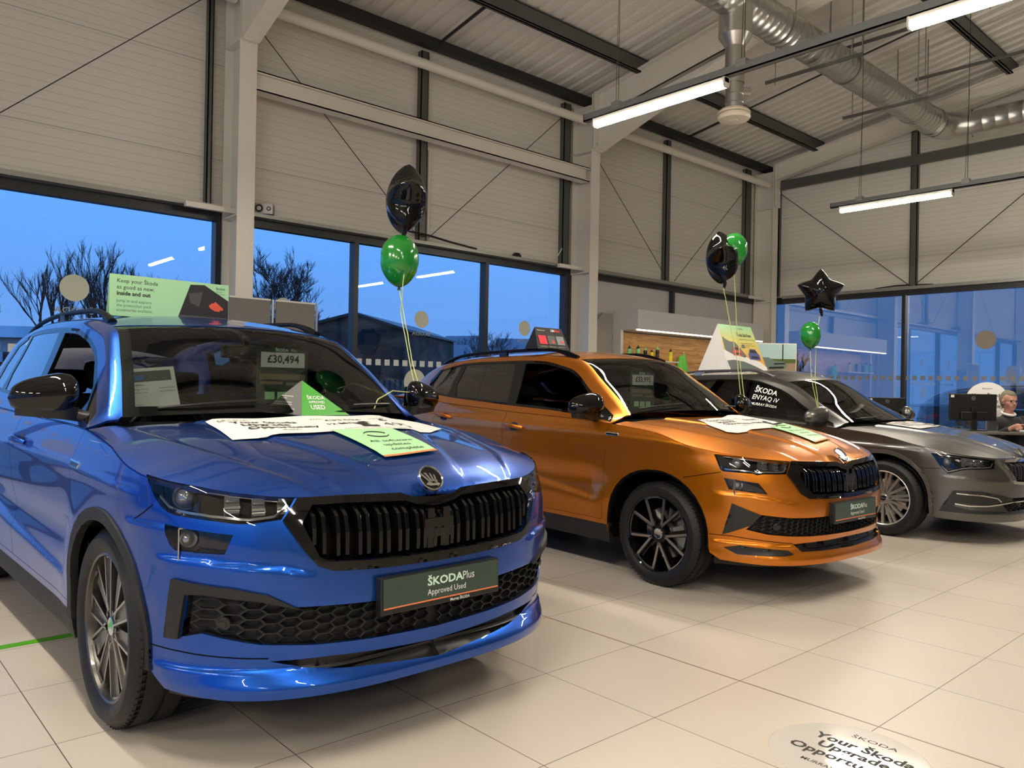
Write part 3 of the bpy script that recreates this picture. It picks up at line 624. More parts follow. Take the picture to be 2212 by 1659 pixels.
# ------------------------------------------------------------------ wheels
def petal_spokes(R, style):
    """list of (polygon, z0, z1, material key) in the wheel plane, face towards +z"""
    out = []
    def pol(r, a): return (r*math.cos(a), r*math.sin(a))
    if style == 'silver':
        for i in range(10):
            a = 2*PI*i/10+.1
            for s in (-1, 1):
                a1 = a+s*.085; b = a+s*.20
                w = .011; p0 = np.array(pol(.055, a+s*.12)); p1 = np.array(pol(R-.008, b if i % 2 else a1)); d = p1-p0; n = np.array((-d[1], d[0]))/np.linalg.norm(d)*w
                out.append(([tuple(p0-n), tuple(p1-n*1.1), tuple(p1+n*1.1), tuple(p0+n)], -.035, 0, 'silver_alloy'))
    else:
        for i in range(5):
            a = 2*PI*i/5+(PI/2+.14 if style == 'black' else PI/2-.1)
            A0, A1 = a-.33, a+.33; ro = R-.006; ri = R*.24
            pin0 = pol(ri, a-.62); pin1 = pol(ri*.98, a+.62); tip = pol(R*.20, a)
            o0, o1 = pol(ro, A0), pol(ro, A1); w = .015 if style == 'black' else .010
            def bar(p, q, w, z0, z1, k, w2=None):
                p = np.array(p); q = np.array(q); d = q-p; n = np.array((-d[1], d[0]))/np.linalg.norm(d); w2 = w if w2 is None else w2
                out.append(([tuple(p-n*w/2), tuple(q-n*w2/2), tuple(q+n*w2/2), tuple(p+n*w/2)], z0, z1, k))
            dk = 'gloss_black' if style == 'black' else 'grey_alloy'
            if style == 'black':
                bar(pin0, o0, w, -.004, .002, 'alu'); bar(pin1, o1, w, -.004, .002, 'alu')
                bar(pol(ri*.9, a-.62), o0, .02, -.05, -.003, dk, .03); bar(pol(ri*.9, a+.62), o1, .02, -.05, -.003, dk, .03)
            if style == 'grey':
                for sg in (-1, 1):
                    q0 = pol(R*.14, a+sg*.10); q1 = pol(R*.22, a+sg*.80); e0 = pol(ro, a+sg*.13); e1 = pol(ro, a+sg*.43)
                    poly = [q0, e0, e1, q1] if sg > 0 else [q1, e1, e0, q0]
                    out.append((poly, -.030, -.008, dk)); bar(q1, e1, .008, -.030, .001, 'alu', .010)
                    if sg > 0: bar(q0, e0, .007, -.03, .001, 'alu', .009)
            else:
                out.append(([pol(ri, a-.7), pol(ro*.97, A0+.02), pol(ro*.97, A0+.13), pol(ri*1.1, a-.2)], -.04, -.02, dk))
            m = 8; arc = [pol(ro, A0+(A1-A0)*t/m) for t in range(m+1)]+[pol(ro-.012, A1-(A1-A0)*t/m) for t in range(m+1)]
            for t in range(m): out.append(([arc[t], arc[t+1], pol(ro-.012, A0+(A1-A0)*(t+1)/m), pol(ro-.012, A0+(A1-A0)*t/m)], -.003, .002, 'alu'))
    return out
WH = {}
def make_wheel(parent, loc, Rt, Rr, tw, style, side, steer=0):
    """wheel axis along car y, outer face towards side"""
    key = (Rt, Rr, style)
    mt = Matrix.Rotation(PI/2*(-side), 4, 'X')   # +z of wheel -> outward
    if key not in WH:
        h = tw/2; tyre = []
        prof = [(Rr-.004, -h*.86), (Rr+.012, -h*.95), ((Rt+Rr)/2, -h*1.02), (Rt-.02, -h*.93), (Rt-.006, -h*.80)]
        x = -h*.78
        for g in (-.42, 0, .42): prof += [(Rt, (g-.045)*h*1.55), (Rt-.008, (g-.035)*h*1.55), (Rt-.008, (g+.035)*h*1.55), (Rt, (g+.045)*h*1.55)]
        prof += [(Rt-.006, h*.80), (Rt-.02, h*.93), ((Rt+Rr)/2+.01, h*1.02), ((Rt+Rr)/2-.005, h*1.02), (Rr+.014, h*.96), (Rr+.004, h*.90), (Rr-.004, h*.86)]
        mb = MB().lathe(prof, 96)
        for i in range(72):   # shoulder sipes
            for s in (-1, 1):
                a = 2*PI*(i+.25*s)/72; z_ = sorted((s*h*.55, s*h*.80)); mb.box((Rt-.008, -.0022, z_[0]), (Rt+.0009, .0022, z_[1]), Matrix.Rotation(a, 4, 'Z'))
        WH[key] = {}
        WH[key]['tyre'] = (mb, M['rubber'], 35)
        dark = 'gloss_black' if style == 'black' else ('grey_alloy' if style == 'grey' else 'silver_alloy')
        rim = MB().lathe([(Rr+.001, h*.87), (Rr-.006, h*.90), (Rr-.012, h*.86), (Rr-.018, h*.6), (Rr-.03, h*.2), (Rr-.03, -h*.8)], 72); WH[key]['rim'] = (rim, M[dark], 35)
        groups = {}
        for poly, z0, z1, k in petal_spokes(Rr-.004, style):
            groups.setdefault(k, MB()).prism(poly, z0+h*.74, z1+h*.74)
        hub = groups.setdefault(dark, MB()); hub.lathe([(0, h*.68), (.052, h*.69), (.062, h*.66), (.07, h*.35)], 32)
        for i in range(5): a = 2*PI*i/5; hub.lathe([(0, h*.74), (.009, h*.74), (.010, h*.70)], 10, Matrix.Translation((.056*math.cos(a), .056*math.sin(a), 0)))
        WH[key]['sp'] = [(k, g) for k, g in groups.items()]
        WH[key]['cap'] = (MB().lathe([(0, h*.745), (.028, h*.745), (.0315, h*.75), (.034, h*.74), (.034, h*.6)], 32), M['chrome'], 30)
        WH[key]['disc'] = (MB().lathe([(.09, .0), (.165, .0), (.165, -.02), (.09, -.02), (.06, .03)], 48), M['alu'], 30)
        WH[key]['well'] = (MB().lathe([(.0, -.06), (Rr-.03, -.06)], 40), M['dark'], None)
        WH[key]['cal'] = (MB().prism([(r*math.cos(a), r*math.sin(a)) for r, a in ((.105, -.5), (.105, .5))]+[(r*math.cos(a), r*math.sin(a)) for r, a in ((.19, .42), (.195, 0), (.19, -.42))], -.03, .045), M['lens'], None)
    W = WH[key]
    e = bpy.data.objects.new('wheel', None); COL.objects.link(e); e.parent = parent; e.matrix_local = Matrix.Translation(loc) @ Matrix.Rotation(steer, 4, 'Z') @ mt
    def pt(nm, t):
        if not isinstance(t[0], MB): me = t[0]; o = link(bpy.data.objects.new(nm, me), e); return o
        o = t[0].build(nm, t[1], e, sm=t[2]); return o
    names = (('tyre', 'tyre'), ('rim', 'rim'), ('cap', 'centre_cap'), ('disc', 'brake_disc'), ('well', 'inner_barrel'), ('cal', 'brake_caliper'))
    for k, nm in names:
        t = W[k]; o = pt(nm, t)
        if isinstance(t[0], MB): W[k] = (o.data,)
    for i, t in enumerate(W['sp']):
        if isinstance(t[1], MB): o = t[1].build('spokes', M[t[0]], e); W['sp'][i] = (t[0], o.data)
        else: o = link(bpy.data.objects.new('spokes', t[1]), e)
        o.name = 'polished_spoke_face' if t[0] == 'alu' else 'spoke_casting'
    return e
# ------------------------------------------------------------------ badge and plate
def badge(parent, mtx, r):
    e = bpy.data.objects.new('emblem', None); COL.objects.link(e); e.parent = parent; e.matrix_local = mtx
    MB().lathe([(r*.84, 0), (r*.86, .006), (r*.93, .0085), (r, .006), (r*1.0, -.004)], 48).build('ring', M['chrome'], e, sm=30)
    MB().lathe([(0, .002), (r*.85, .002)], 40).build('ground', M['gloss_black'], e)
    k = r/1.0; mb = MB()
    def P(pts): mb.prism([(x*k, y*k) for x, y in pts], .002, .006)
    P([(-.62, -.50), (-.30, -.62), (.30, -.62), (.30, -.72), (.60, -.52), (.30, -.34), (.30, -.44), (-.05, -.44), (-.12, -.36), (-.45, -.34)])
    for i in range(4):
        a = 2.25-.24*i; L = 1.02-.16*i; b = (-.22+.17*i, -.32+.02*i); d = (math.cos(a), math.sin(a)); n = (-d[1], d[0])
        x = [(b[0]-n[0]*.07, b[1]-n[1]*.07), (b[0]+n[0]*.07, b[1]+n[1]*.07), (b[0]+d[0]*L+n[0]*.05, b[1]+d[1]*L+n[1]*.05), (b[0]+d[0]*(L-.12)-n[0]*.06, b[1]+d[1]*(L-.12)-n[1]*.06)]
        P(x[::-1])
    mb.lathe([(0, .006), (.13*k, .006), (.13*k, .002)], 16, Matrix.Translation((.30*k, -.28*k, 0)))
    mb.build('winged_arrow', M['chrome'], e); return e
def plate(parent, x, z, tilt=0, dealer=True):
    e = bpy.data.objects.new('number_plate', None); COL.objects.link(e); e.parent = parent
    e.matrix_local = Matrix.Translation((x, 0, z)) @ Matrix.Rotation(tilt, 4, 'Y') @ Matrix(((0, 0, 1, 0), (1, 0, 0, 0), (0, 1, 0, 0), (0, 0, 0, 1)))
    box('plate_holder', (-.268, -.068, -.03), (.268, .062, .004), M['satin_black'], e, bevel=.003)
    box('plate_board', (-.26, -.0475, .004), (.26, .0565, .008), M['dkgreen'], e)
    box('orange_strip', (-.26, -.0475, .0081), (.26, -.0425, .0086), M['orange_line'], e)
    text([('ŠKODA', -.075, .008, .040, .028, 'LEFT', 1.2)], Matrix.Translation((0, 0, .0088)), M['inkm'], e, 'brand_lettering')
    text([('Plus', .085, .008, .042, -.002, 'LEFT', .85), ('Approved Used', -.075, -.026, .030, 0, 'LEFT', .92)], Matrix.Translation((0, 0, .0088)), M['inkw'], e, 'sales_lettering')
    text([('Murray ŠKODA', .03, -.0635, .014, .02, 'LEFT', 1)], Matrix.Translation((0, 0, .0048)), M['inkw'], e, 'dealer_lettering')
    return e
# ------------------------------------------------------------------ the car
def build_car(key, spec, F, pose, label, cat):
    c = Car(spec); wb = c.wb
    root = thing(F['name'], label, cat, (pose[0], pose[1], 0), pose[2])
    P_ = M[F['paint']]; W, CB = c.wrap, c.cabin
    def emp(n, parent=root): o = bpy.data.objects.new(n, None); COL.objects.link(o); o.parent = parent; return o
    # arches (u, z)
    ax = F['arch']; zb = F['zb']; zs = F['zsill']
    def arch(cx, pts, mir=False): return [(cx+(-u if mir else u), z) for u, z in (pts[::-1] if mir else pts)]
    fa = arch(0, ax); rear = [( (u if u < 0 else u*.95), z) for u, z in ax]; ra = arch(-wb, rear)
    us = np.linspace(c.u0, c.u1, 120); top = [(float(u), float(c.ztop(u))-.002) for u in us]
    bot = [(c.u0, .30)]+[(ra[0][0], .28)]+ra+[(ra[-1][0], zs)]+[(fa[0][0], zs)]+fa+[(fa[-1][0]+.06, zb+.01), (.75, zb), (c.u1, zb)]
    outer = bot+top[::-1]
    d1, d2, d3 = F['doors']
    def zt(u): return float(c.ztop(u))-.004
    fd = [(d1, zs+.03), (d1+.01, .60), (d1+.035, zt(d1))]+[(u, zt(u)) for u in np.linspace(d1-.1, d2+.1, 8)]+[(d2, zt(d2)), (d2, zs+.03)]
    rd = [(d2-.006, zs+.03), (d2-.006, zt(d2))]+[(u, zt(u)) for u in np.linspace(d2-.1, d3+.05, 7)]+[(d3, zt(d3)), (d3-.03, .95), (d3+.02, .80), (d3+.13, .66), (d3+.20, .50), (d3+.235, zs+.03)]
    holes = [fd, rd, F['head'], F['fog']]+[F[k] for k in ('inner', 'mesh', 'slot') if k in F]
    b = emit('body_shell', [region(W, outer, holes, res=(.024, .0125))], P_, root)
    if key == 'sup': pass
    for dn, poly, hx in (('front_door', fd, F['handles'][0]), ('rear_door', rd, F['handles'][1])):
        R = region(W, inset(poly, .0025), res=(.04, .0125))
        for sd in (-1, 1):
            d = emit(dn, [R], P_, root, (sd,))
            (p, N) = on(c, W, hx[0], hx[1], .0); q, _ = on(c, W, hx[0]+.20, hx[1]-.012, .0)
            pts = [p+N*.0, p+N*.028+(q-p)*.08, p+N*.038+(q-p)*.5, q+N*.03-(q-p)*.1, q]
            pts = [(a[0], a[1]*sd, a[2]) for a in pts]
            h = MB().tube(pts, [.012, .016, .017, .016, .012], 12); h.build('door_handle', P_, d, sm=50)
            s_, _n = on(c, W, hx[0]+.10, hx[1]-.006, .002); MB().lathe([(0, .0), (.035, .0)], 20, Matrix.Translation((s_[0], s_[1]*sd, s_[2])) @ rot_to((_n[0], _n[1]*sd, _n[2])) @ Matrix.Scale(1.6, 4, (1, 0, 0))).build('handle_recess', M['satin_black'], d)
    # sill, underside, liner
    R_s = region(W, [(ra[-1][0]-.01, .21), (ra[-1][0]-.01, zs+.012), (fa[0][0]+.01, zs+.012), (fa[0][0]+.01, .21)], off=-.004, skirt=.03)
    for sd in (-1, 1): emit('sill_trim', [R_s], M['matte_black'], root, (sd,))
    emit('bumper_underside', [region(W, [(fa[-1][0]+.0, .185), (fa[-1][0]-.0, zb+.03), (.75, zb+.02), (c.u1, zb+.02), (c.u1, .225), (.80, .205)], off=-.05, skirt=.1)], M['matte_black'], root)
    li = [(c.u0, .26), (ra[0][0]-.06, .24), (ra[0][0]-.05, .6), (ra[0][0]+.1, .88), (ra[-1][0]-.1, .88), (ra[-1][0]+.05, .6), (ra[-1][0]+.06, .24), (fa[0][0]-.06, .24), (fa[0][0]-.05, .6), (fa[0][0]+.1, .86), (fa[-1][0]-.15, .86), (fa[-1][0]+.05, .6), (fa[-1][0]+.08, .24), (c.u1, .24)]
    emit('inner_panel', [region(W, li+[(u, z-.03) for u, z in top[::-1]], res=(.08, .08), off=-.075, skirt=0)], M['dark'], root)
    u = MB().box((-wb-.75, -.70, .22), (.55, .70, .30)); 
    for cx in (0, -wb):
        for sd in (-1, 1):
            m = Matrix.Translation((cx, 0, .35)) @ Matrix.Rotation(-PI/2, 4, 'X'); R_ = .455
            n = 24; v = []; 
            for i in range(n+1):
                a = -.25+(PI+.5)*i/n; v += [(cx+R_*math.cos(a), sd*.80, .35+R_*math.sin(a)), (cx+R_*math.cos(a), sd*.62, .35+R_*math.sin(a))]
            u.add(v, [(2*i, 2*i+2, 2*i+3, 2*i+1) for i in range(n)])
            v2 = [(cx+R_*math.cos(a), sd*.62, .35+R_*math.sin(a)) for a in [-.25+(PI+.5)*i/n for i in range(n+1)]]; u.add(v2, [tuple(range(n+1))])
    u.build('underbody', M['dark'], root)
    # arch trims
    if F.get('archtrim'):
        for cx, pts, nm in ((0, fa, 'front'), (-wb, ra, 'rear')):
            inner = [(cx+(u_-cx)*F['archtrim'], .33+(z_-.33)*F['archtrim']) for u_, z_ in pts]; inner[0] = (inner[0][0], pts[0][1]); inner[-1] = (inner[-1][0], pts[-1][1])
            R = region(W, pts+inner[::-1], res=(.02, .02), off=.008, skirt=.03)
            for sd in (-1, 1): emit('wheel_arch_trim', [R], M['matte_black'] if key != 'sup' else mat('dark_arch_trim', (.06, .052, .047), .45), root, (sd,))
    else:
        for cx, pts in ((0, fa), (-wb, ra)):
            inner = [(cx+(u_-cx)*.965, .33+(z_-.33)*.965) for u_, z_ in pts]
            R = region(W, pts+inner[::-1], res=(.02, .02), off=-.006, skirt=.03)
            for sd in (-1, 1): emit('wheel_arch_lip', [R], M['dark'], root, (sd,))
    # bonnet
    e = c.edge(); xr_ = lambda y: c.hx0+.035+.19*(1-(y/.86)**2)
    ke = e[(e[:, 0] > c.hx0+.04)]; edge_poly = [(float(p[0]), float(p[1])-.005) for p in ke if p[1] > .015]
    hp = [(xr_(0), 0)]+[(xr_(y), y) for y in (.2, .4, .6, .75)]+edge_poly+[(edge_poly[-1][0]+.0, 0)]
    emit('bonnet', [region(c.hood, hp, res=(.02, .0135), sign=1, skirt=.02)], P_, root)
    cowl = [(xr_(0)-.14, 0)]+[(xr_(y)-.14, y) for y in (.3, .6, .8)]+[(xr_(.8)+.08, .82), (xr_(.6)+.03, .6), (xr_(.3)+.03, .3), (xr_(0)+.03, 0)]
    emit('cowl_panel', [region(c.hood, cowl, res=(.04, .04), off=-.022, sign=1, skirt=.05)], M['satin_black'], root)
    for (ya, yb, x_) in ((-.58, -.16, -.02), (.36, .64, 0)):
        wp = []
        for k_ in range(9):
            y_ = ya+(yb-ya)*k_/8; q = CB(c.hx0-.035-.02*k_/8, 2-abs(y_)/.70); wp.append((float(q[0])+.012, y_, float(q[2])+.012))
        w_ = MB().tube(wp, .007, 6); w_.build('wiper', M['satin_black'], root, sm=60)
    # cabin
    ws = [(c.hx0-.012, 1.065)]+[(c.hx0-.012, v) for v in (1.3, 1.6, 2.0)]+[(F['wst'], 2.0), (F['wst']-.008, 1.6), (F['wst']-.03, 1.35), (F['wst']-.07, 1.12), (F['wst']-.075, 1.065)]
    wsx = [(u_, v_) for u_, v_ in ws]
    rw = [(c.cz[0][0]+.04, 1.15), (c.cz[0][0]+.04, 2.0), (c.cz[1][0]+.02, 2.0), (c.cz[1][0]+.02, 1.15)]
    panes = F['panes']; dlo = F['dlo']
    xs = np.linspace(c.cz[0][0], c.hx0+.0, 60); co = [(float(x), 0.0) for x in xs]+[(c.hx0, 1.04), (c.hx0-.014, 1.062), (c.hx0-.014, 2.0), (c.cz[0][0], 2.0)]
    emit('roof_and_pillars', [region(CB, co, [ws, dlo, rw], res=(.045, .07), skirt=.01)], P_, root)
    fr = inset(ws, .0); fi = [(c.hx0-.06, 1.13), (c.hx0-.045, 1.6), (c.hx0-.045, 2.0), (F['wst']+.045, 2.0), (F['wst']+.03, 1.6), (F['wst']+.005, 1.35), (F['wst']-.03, 1.14)]
    emit('windscreen', [region(CB, ws, res=(.05, .08), off=-.003, skirt=0)], M['ws_glass'], root)
    emit('windscreen_border', [region(CB, ws, [fi], res=(.04, .05), off=-.004, skirt=0)], M['satin_black'], root)
    emit('rear_window', [region(CB, rw, res=(.06, .08), off=-.003, skirt=0)], M['ws_glass'], root)
    R = region(CB, dlo, panes, res=(.04, .06), off=-.001, skirt=.02)
    for sd in (-1, 1): emit('window_surround', [R], M['gloss_black'], root, (sd,))
    for i, pn in enumerate(panes):
        if i == 2 and F.get('open_front'):
            R2 = region(CB, [(p[0], .02+p[1]*.0+.0) if False else p for p in pn], res=(.05, .08), off=-.01, skirt=0)
            emit('side_window', [R2], M['side_glass'], root, (1,)); continue
        R2 = region(CB, pn, res=(.05, .08), off=-.004, skirt=0)
        for sd in (-1, 1): emit('side_window', [R2], M['dark_glass'] if i < 2 else M['side_glass'], root, (sd,))
    if F.get('trimline'):
        for sd in (-1, 1): emit('window_chrome_strip', [region(CB, strip_poly([(x, .035) for x in np.linspace(-2.9, -.5, 20)], .02), res=(.05, .02), off=.003, skirt=.004)], M['chrome'], root, (sd,))
    # front end
    for sd in (-1, 1):
        for nm, poly, dp in (('headlamp', F['head'], .045), ('lower_lamp', F['fog'], .035)):
            h = emp(nm); emit('lamp_housing', [region(W, poly, res=(.02, .02), off=-dp, skirt=-dp)], M['gloss_black'], h, (sd,))
            U = np.array(poly); u0_, u1_ = U[:, 0].min(), U[:, 0].max(); z0_, z1_ = U[:, 1].min(), U[:, 1].max()
            def zr(u_):
                zz = np.linspace(z0_, z1_, 60); k = pip(np.stack([np.full(60, u_), zz], 1), poly); return (zz[k].min(), zz[k].max()) if k.any() else (z0_, z1_)
            if nm == 'headlamp':
                lens = MB(); ch = MB()
                for i, fu in enumerate(F.get('lens_u', (.30, .62, .78, .92))):
                    uu = u0_+(u1_-u0_)*fu; za, zc_ = zr(uu); zm = za+(zc_-za)*.58; p, N = on(c, W, uu, zm, -.03); hh = (zc_-za)*.22
                    m_ = Matrix.Translation((p[0], p[1]*sd, p[2])) @ rot_to((1, .35*sd, 0))
                    if i == 0: lens.lathe([(0, .022), (.018, .018), (.030, .006), (.034, -.004)], 24, m_); ch.lathe([(.035, -.004), (.040, .004), (.044, -.01)], 24, m_)
                    else:
                        for kk in (-2, -1, 0, 1, 2): ch.box((-hh*(1.25-.1*abs(kk)), kk*.013-.005, -.02), (hh*(1.1-.1*abs(kk)), kk*.013+.004, .014-.005*((kk*7) % 3)), m_ @ Matrix.Rotation(.35*kk, 4, 'X'))
                        ch.box((-hh*1.2, -.035, -.022), (-hh*1.1, .035, .004), m_)
                lens.build('projector_lens', M['lens'], h, sm=40); ch.build('reflector_cells', M['lens'], h)
                lo = [(u0_+(u1_-u0_)*t, zr(u0_+(u1_-u0_)*t)[0]+.014) for t in np.linspace(.10, .95, 12)]
                emit('daytime_strip', [region(W, strip_poly(lo, .008), res=(.02, .01), off=-.012, skirt=.006)], M['lens'], h, (sd,))
                up = [(u0_+(u1_-u0_)*t, zr(u0_+(u1_-u0_)*t)[1]-.010) for t in np.linspace(.12, .9, 10)]
                emit('upper_trim_line', [region(W, strip_poly(up, .003), res=(.02, .01), off=-.012, skirt=.004)], M['lens'], h, (sd,))
            else:
                uu = u0_+(u1_-u0_)*.32; za, zc_ = zr(uu); p, N = on(c, W, uu, (za+zc_)/2, -.02); m_ = Matrix.Translation((p[0], p[1]*sd, p[2])) @ rot_to((1, .25*sd, 0))
                k_ = MB().lathe([(0, .014), (.012, .012), (.020, .004), (.026, .010), (.030, -.006)], 24, m_)
                for t in range(5): k_.box((-.024+t*.002, (.040+t*.013)*sd, -.012), (.020-t*.003, (.044+t*.013)*sd, .008-t*.002), m_ @ Matrix.Rotation(.5, 4, 'Z'))
                k_.box((-.030, -.038*sd, -.010), (.026, -.034*sd, .006), m_).box((-.032, -.034*sd, -.012), (-.028, .10*sd, .004), m_)
                k_.build('lamp_reflector', M['lens'], h, sm=40)
            emit('lamp_cover', [region(W, poly, res=(.02, .02), off=-.001, skirt=0)], M['lamp_glass'], h, (sd,))
    # grille
    g = emp('radiator_grille')
    emit('grille_frame', [region(W, F['grille'], [F['inner']], res=(.02, .02), off=.010, skirt=.03)], M['gloss_black'] if key != 'sup' else M['chrome'], g)
    emit('grille_backing', [region(W, F['inner'], res=(.03, .03), off=-.055, skirt=-.06)], M['dark'], g)
    ib = F['inner']; ymax = float(W(min(p[0] for p in ib), .75)[1])
    n = F.get('slats', 12); ys = np.linspace(.0, ymax-.02, n) if n else []
    ys = [(i+.5)*(ymax-.01)/n for i in range(n)]
    for i, y in enumerate(ys):
        off_ = .004 if i % 2 else -.004; y = y+off_
        zz = np.linspace(.5, .95, 90); k = pip(np.array([(c.u_of_y(y, z), z) for z in zz]), ib)
        if not k.any(): continue
        za, zc_ = zz[k].min()-.004, zz[k].max()+.006; prof = []
        for t, o_ in ((0, -.03), (.10, .0), (.5, .012), (.80, .016), (.93, -.004), (1, -.03)):
            z = za+(zc_-za)*t; x = float(W(c.u_of_y(y, z), z)[0])+o_*1.0; prof.append((x, z))
        poly = prof+[(p[0]-.035, p[1]) for p in prof[::-1]]
        for sd in (-1, 1):
            mb = MB(); mb.prism(poly, sd*y-.0075, sd*y+.0075, Matrix(((1, 0, 0, 0), (0, 0, 1, 0), (0, 1, 0, 0), (0, 0, 0, 1)))); mb.build('grille_slat', M['gloss_black'] if key != 'sup' else M['satin_black'], g, bevel=.002)
    zc0 = .5*(min(p[1] for p in ib)+max(p[1] for p in ib))-.01; xn = float(W(c.u1, zc0)[0])
    if key != 'sup': MB().box((xn-.01, -.065, zc0-.035), (xn+.012, .065, zc0+.035)).box((xn-.01, -.05, zc0-.075), (xn+.010, -.02, zc0+.07)).box((xn-.01, .02, zc0-.075), (xn+.010, .05, zc0+.07)).build('radar_cover', M['gloss_black'], g, bevel=.002)
    # lower grille with honeycomb
    if 'mesh' in F:
        lg = emp('lower_grille'); mp = F['mesh']
        emit('lower_grille_panel', [region(W, mp, res=(.03, .03), off=-.030, skirt=-.03)], M['matte_black'], lg)
        mb = MB(); cw_, chh = F.get('hex', (.072, .034)); A = np.array(mp); zz = np.arange(A[:, 1].min(), A[:, 1].max(), chh/2); 
        for j, z in enumerate(zz):
            for y in np.arange(0, .86, cw_*1.5):
                y = y+(cw_*.75 if j % 2 else 0); u_ = c.u_of_y(y, z)
                if not pip(np.array([(u_, z)]), inset(mp, .008))[0]: continue
                ring = [(-.5, 0), (-.25, .5), (.25, .5), (.5, 0), (.25, -.5), (-.25, -.5)]
                for sd in (-1, 1):
                    o = []; inn = []; bk = []
                    for (a, b_) in ring:
                        for s_, L, of in ((1.0, o, -.012), (.87, inn, -.010), (.82, bk, -.029)):
                            yy = y+a*cw_*s_; z2 = z+b_*chh*s_; p = W(c.u_of_y(max(yy, 0), z2), z2); L.append((float(p[0])+of, sd*yy, z2))
                    mb.add(o+inn+bk, [(i, (i+1) % 6, 6+(i+1) % 6, 6+i) for i in range(6)]+[(6+i, 6+(i+1) % 6, 12+(i+1) % 6, 12+i) for i in range(6)])
        tag(mb.build('honeycomb', M['matte_black'], lg), kind='stuff')
        for sd in (-1, 1):
            p, N = on(c, W, F['sensor'][0], F['sensor'][1], -.006); MB().lathe([(0, .004), (.012, .004), (.014, 0), (.024, -.004), (.026, -.012)], 20, Matrix.Translation((p[0], p[1]*sd, p[2])) @ rot_to((N[0], N[1]*sd, N[2]))).build('parking_sensor', M['satin_black'], lg, sm=30)
    if 'trim' in F:
        R = region(W, F['trim'], res=(.02, .02), off=.012, skirt=.035)
        for sd in (-1, 1): emit('bumper_corner_trim', [R], M['matte_black'] if key == 'kod' else M['satin_black'], root, (sd,))
    if 'blade' in F:
        R = region(W, F['blade'], res=(.02, .02), off=.006, skirt=.02)
        for sd in (-1, 1): emit('bumper_blade', [R], M['satin_black'], root, (sd,))
    if 'slot' in F:
        sl = emp('bumper_lip_slot'); emit('slot_panel', [region(W, F['slot'], res=(.03, .02), off=-.028, skirt=-.026)], M['satin_black'], sl)
        zz = [p[1] for p in F['slot']]; zmid = (min(zz)+max(zz))/2; um = min(p[0] for p in F['slot'])
        emit('slot_blade', [region(W, strip_poly([(u_, zmid+.002) for u_ in np.linspace(um+.12, c.u1, 24)], .006), res=(.04, .01), off=-.008, skirt=.02)], M['satin_black'], sl)
    for ln in F.get('gaps', []):
        R = region(W, strip_poly(ln, .004), res=(.03, .01), off=.0008, skirt=0)
        for sd in (-1, 1): emit('panel_gap', [R], M['dark'], root, (sd,))
    for ln, w_, of in F.get('creases', []):
        pass
    for ln in F.get('chromes', []):
        R = region(W, strip_poly(ln, .009), res=(.03, .01), off=.016, skirt=.01)
        for sd in (-1, 1): emit('chrome_strip', [R], M['chrome'], root, (sd,))
    if 'finbadge' in F:
        R = region(W, F['finbadge'], res=(.02, .01), off=.003, skirt=.003)
        for sd in (-1, 1): emit('wing_badge', [R], M['chrome'], root, (sd,))
        R = region(W, inset(F['finbadge'], .006), res=(.02, .01), off=.004, skirt=.002)
        for sd in (-1, 1): emit('wing_badge_field', [R], M['gloss_black'], root, (sd,))
    if F.get('plate'): plate(root, F['plate'][0], F['plate'][1], F['plate'][2])
    bx, bz, bt = F['badge']; badge(root, Matrix.Translation((bx, 0, bz)) @ Matrix.Rotation(-bt, 4, 'Y') @ Matrix(((0, 0, 1, 0), (1, 0, 0, 0), (0, 1, 0, 0), (0, 0, 0, 1))), F.get('badge_r', .053))
    # mirrors
    for sd in (-1, 1):
        e_ = emp('door_mirror'); mx, my, mz = F['mirror']
        nu, nv = 20, 20; v = []
        for i in range(nu+1):
            a = i/nu; t = a*2-1; prof_ = max(0, 1-abs(t)**3.2)**(1/2.4)
            yy = my+.125*t; hh = (.084-.018*t)*prof_; dd = (.082-.012*t)*prof_; zc_ = mz+.010-.012*t; xc_ = mx-.03*t
            for j in range(nv):
                b_ = 2*PI*j/nv; cb, sb = math.cos(b_), math.sin(b_); x_ = xc_+(dd*1.0*cb if cb > 0 else dd*.55*cb); z_ = zc_+hh*(sb if sb > 0 else sb*.9)
                v.append((x_, sd*yy, z_))
        f = [(i*nv+j, i*nv+(j+1) % nv, (i+1)*nv+(j+1) % nv, (i+1)*nv+j) for i in range(nu) for j in range(nv)]
        mm = M['gloss_black'] if key != 'sup' else P_
        MB().add(v, f).build('mirror_shell', mm, e_, sm=50)
        v2 = [(p[0], p[1]*1.0, p[2]-.004) for p in v]; 
        lo = [];  nn = 16
        for i in range(nn+1):
            a = i/nn; t = a*2-1; pr = max(0, 1-abs(t)**4)**.5; yy = my-.015+.115*t
            lo += [(mx+.055*pr-.02*t, sd*yy, mz-.042), (mx-.05*pr-.02*t, sd*yy, mz-.042), (mx-.03*pr-.02*t, sd*yy, mz-.086+.012*t), (mx+.03*pr-.02*t, sd*yy, mz-.086+.012*t)]
        MB().add(lo, [(4*i+j, 4*i+(j+1) % 4, 4*i+4+(j+1) % 4, 4*i+4+j) for i in range(nn) for j in range(4)]).build('mirror_lower_case', M['satin_black'], e_, sm=40)
        MB().tube([(mx, sd*(my-.08), mz-.065), (mx+.03, sd*(my-.17), mz-.085), (mx+.07, sd*(my-.24), mz-.10)], [.030, .026, .028], 10).build('mirror_arm', M['satin_black'], e_, sm=50)
        v3 = [(mx-.045, sd*(my-.10), mz-.045), (mx-.05, sd*(my+.10), mz-.03), (mx-.05, sd*(my+.09), mz+.045), (mx-.045, sd*(my-.09), mz+.07)]; MB().add(v3, [(0, 1, 2, 3)]).build('mirror_glass', M['chrome'], e_)
    # roof rails
    ra_, rb_ = F['rail']
